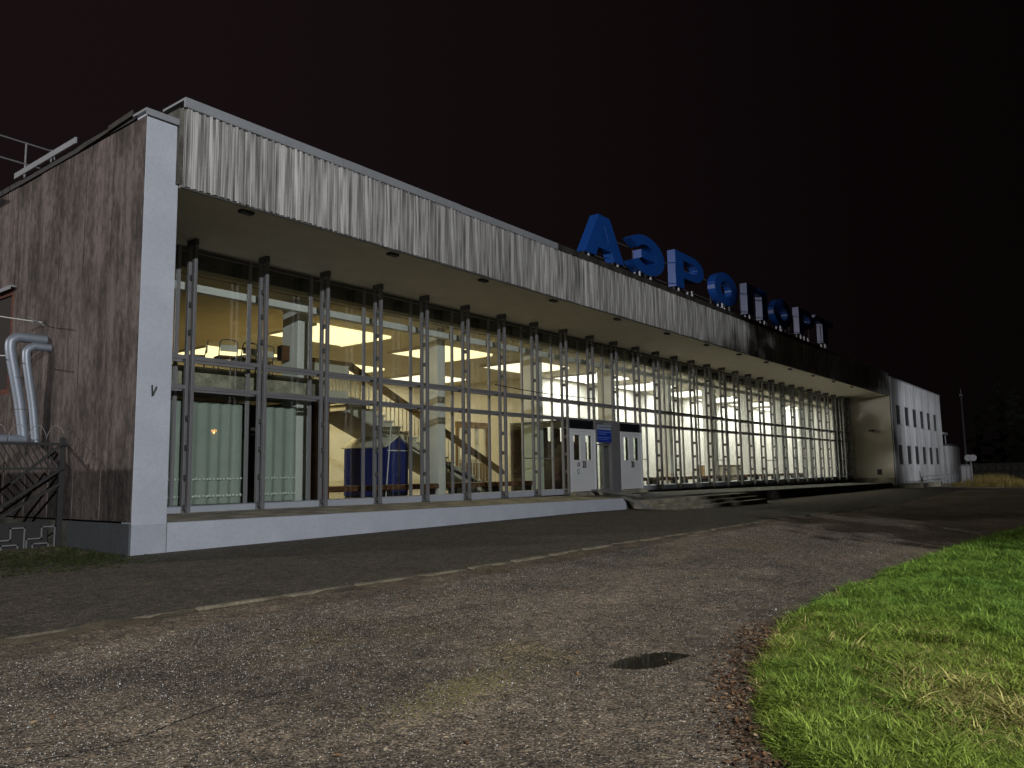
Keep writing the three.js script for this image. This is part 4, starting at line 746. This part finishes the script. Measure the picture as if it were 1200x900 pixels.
  // fallen leaves along the lawn's edge
  const lp = [[0, 0], [0.35, 0.28], [0.75, 0.22], [1, 0], [0.75, -0.22], [0.35, -0.28]], lg = new THREE.BufferGeometry(), LP = []; for (let i = 1; i < 5; i++) for (const k of [0, i, i + 1]) LP.push(lp[k][0] - 0.5, 0.12 * (lp[k][1] ** 2) * 4 + 0.06 * Math.sin(lp[k][0] * 5), lp[k][1]);
  lg.setAttribute('position', new THREE.Float32BufferAttribute(LP, 3)); lg.computeVertexNormals();
  const N = 2300, im = new THREE.InstancedMesh(lg, mat([1, 1, 1], { side: THREE.DoubleSide, roughness: 0.75 }), N);
  for (let i = 0; i < N; i++) {
    let x, z; if (i < 1950) { x = rr(-2.75, 0.5 + rnd() * 0.8); z = edgeZ(x) + (rnd() + rnd() + rnd() - 1.75) * 0.27; } else { x = rr(-5.5, 8); z = rr(6, 11.5); }
    const s = rr(0.018, 0.045); e.set(rr(-0.6, 0.6), rr(0, 6.28), rr(-0.6, 0.6)); q.setFromEuler(e);
    m.compose(new THREE.Vector3(x, (z > edgeZ(x) ? lawnH(x, z) : gh(x, z)) + 0.008 + 0.012 * rnd(), z), q, new THREE.Vector3(s, s, s)); im.setMatrixAt(i, m);
    const k = rr(0.5, 1.5), w = rnd(); im.setColorAt(i, w < 0.6 ? col.setRGB(0.085 * k, 0.042 * k, 0.022 * k) : w < 0.9 ? col.setRGB(0.17 * k, 0.09 * k, 0.04 * k) : col.setRGB(0.26 * k, 0.18 * k, 0.10 * k));
  }
  im.name = 'fallen_leaves'; im.castShadow = im.receiveShadow = true; stuff(im); tag(im, 'brown fallen leaves banked along the lawn edge', 'leaves'); scene.add(im);
  // thin weeds at the foot of the plinth and yard fence
  const wv = []; for (let i = 0; i < 2600; i++) { const x = rr(-4.5, 0.3), z = rnd() < 0.6 ? rr(-2.3, -0.1) + (x > -0.2 ? 0 : rr(0, 1.4)) : rr(-2.4, 1.2); if (x > -0.06 && z < 0.05) continue; wv.push([x, z]); }
  const im2 = new THREE.InstancedMesh(variants[1], gm, wv.length); wv.forEach(([x, z], i) => { e.set(0, rr(0, 6.28), 0); q.setFromEuler(e); const s = rr(0.6, 1.4); m.compose(new THREE.Vector3(x, gy(x, z) + 0.006, z), q, new THREE.Vector3(s, s, s)); im2.setMatrixAt(i, m); const k = rr(0.6, 1.2); im2.setColorAt(i, col.setRGB(0.06 * k, 0.08 * k, 0.02 * k)); });
  im2.name = 'foot_weeds'; im2.castShadow = im2.receiveShadow = true; stuff(im2); tag(im2, 'low weeds on the ground before the yard fence', 'weeds'); scene.add(im2);
}

// ---------------------------------------------------------------- lamps outside the picture
function lampPost(name, label, spec, h0, glow) {
  const [x, y, z] = spec.p, l = grp(name, scene, [x, h0, z]), hy = y - h0; tag(l, label, 'street lamp');
  obj('mast', metreUV(new THREE.CylinderGeometry(0.06, 0.13, hy + 0.35, 12).translate(0.6, (hy + 0.35) / 2, 0.6)), M.steel, l);
  obj('arm', rod([0.6, hy + 0.33, 0.6], [0, hy + 0.30, 0], 0.035), M.steel, l);
  obj('housing', rbx(-0.25, 0.25, hy + 0.21, hy + 0.31, -0.2, 0.2, 0.03, 2), M.steelDark, l);
  obj('lamp_globe', new THREE.SphereGeometry(0.19, 20, 14).translate(0, hy, 0), new THREE.MeshStandardMaterial({ color: 0xffffff, emissive: spec.c, emissiveIntensity: glow, roughness: 0.4 }), l);
  const p = new THREE.PointLight(spec.c, spec.cd, 0, 2); p.position.set(0, hy, 0); p.castShadow = true; p.shadow.radius = 8; p.name = 'lamp_light'; l.add(p);
}
lampPost('mast_lamp', 'tall mast lamp with white globe on the square before the terminal', MAST, -0.4, 30);
lampPost('yard_lamp', 'tall yard lamp with white globe behind the concrete yard wall', YARD, -0.2, 30);
{
  const [x, y, z] = SODIUM.p, l = grp('sodium_street_lamp', scene, [x, -0.4, z]); tag(l, 'orange sodium street lamp across the far side of the square', 'street lamp');
  obj('mast', metreUV(new THREE.CylinderGeometry(0.05, 0.1, y + 0.5, 10).translate(0.5, (y + 0.5) / 2, 0.6)), M.steel, l); obj('arm', rod([0.5, y + 0.48, 0.6], [0, y + 0.6, 0], 0.03), M.steel, l);
  obj('housing', rbx(-0.4, 0.4, y + 0.56, y + 0.64, -0.2, 0.2, 0.02), M.steelDark, l);
  obj('lamp_lens', rbx(-0.36, 0.36, y + 0.24, y + 0.55, -0.16, 0.16, 0.05, 2), new THREE.MeshStandardMaterial({ color: 0xffffff, emissive: SODIUM.c, emissiveIntensity: 9, roughness: 0.4 }), l);
  const p = new THREE.PointLight(SODIUM.c, SODIUM.cd, 0, 2); p.position.set(0, y + 0.12, 0); p.castShadow = true; p.name = 'lamp_light'; l.add(p);
}
{ // floodlight mast facing the white annex block
  const [x, y, z] = FLOOD.p, l = grp('flood_mast', scene, [x, -0.5, z]), hy = y + 0.5; tag(l, 'floodlight on a mast facing the white annex block', 'floodlight');
  const d = V(FLOOD.to).sub(V(FLOOD.p)).normalize(), b = d.clone().multiplyScalar(-0.16);
  obj('mast', metreUV(new THREE.CylinderGeometry(0.07, 0.14, hy - 0.3, 12).translate(b.x * 2, (hy - 0.3) / 2, b.z * 2)), M.steel, l);
  const h = grp('lamp_head', l, [0, hy, 0]); h.lookAt(l.localToWorld(new THREE.Vector3(0, hy, 0)).add(d));
  obj('housing', [bx(-0.24, 0.24, -0.20, 0.20, -0.36, -0.08), bx(-0.03, 0.03, -0.5, -0.2, -0.3, -0.24)], M.steelDark, h);
  obj('lamp_glass', bx(-0.2, 0.2, -0.16, 0.16, -0.08, -0.06), new THREE.MeshStandardMaterial({ color: 0xffffff, emissive: FLOOD.c, emissiveIntensity: 20, roughness: 0.4 }), h);
  const p = new THREE.SpotLight(FLOOD.c, FLOOD.cd, 0, 0.40, 0.45, 2); p.position.set(x, y, z); p.target.position.set(...FLOOD.to); p.castShadow = true; p.shadow.radius = 6; p.name = 'flood_light'; scene.add(p, p.target);
}
renderer.render(scene, camera);
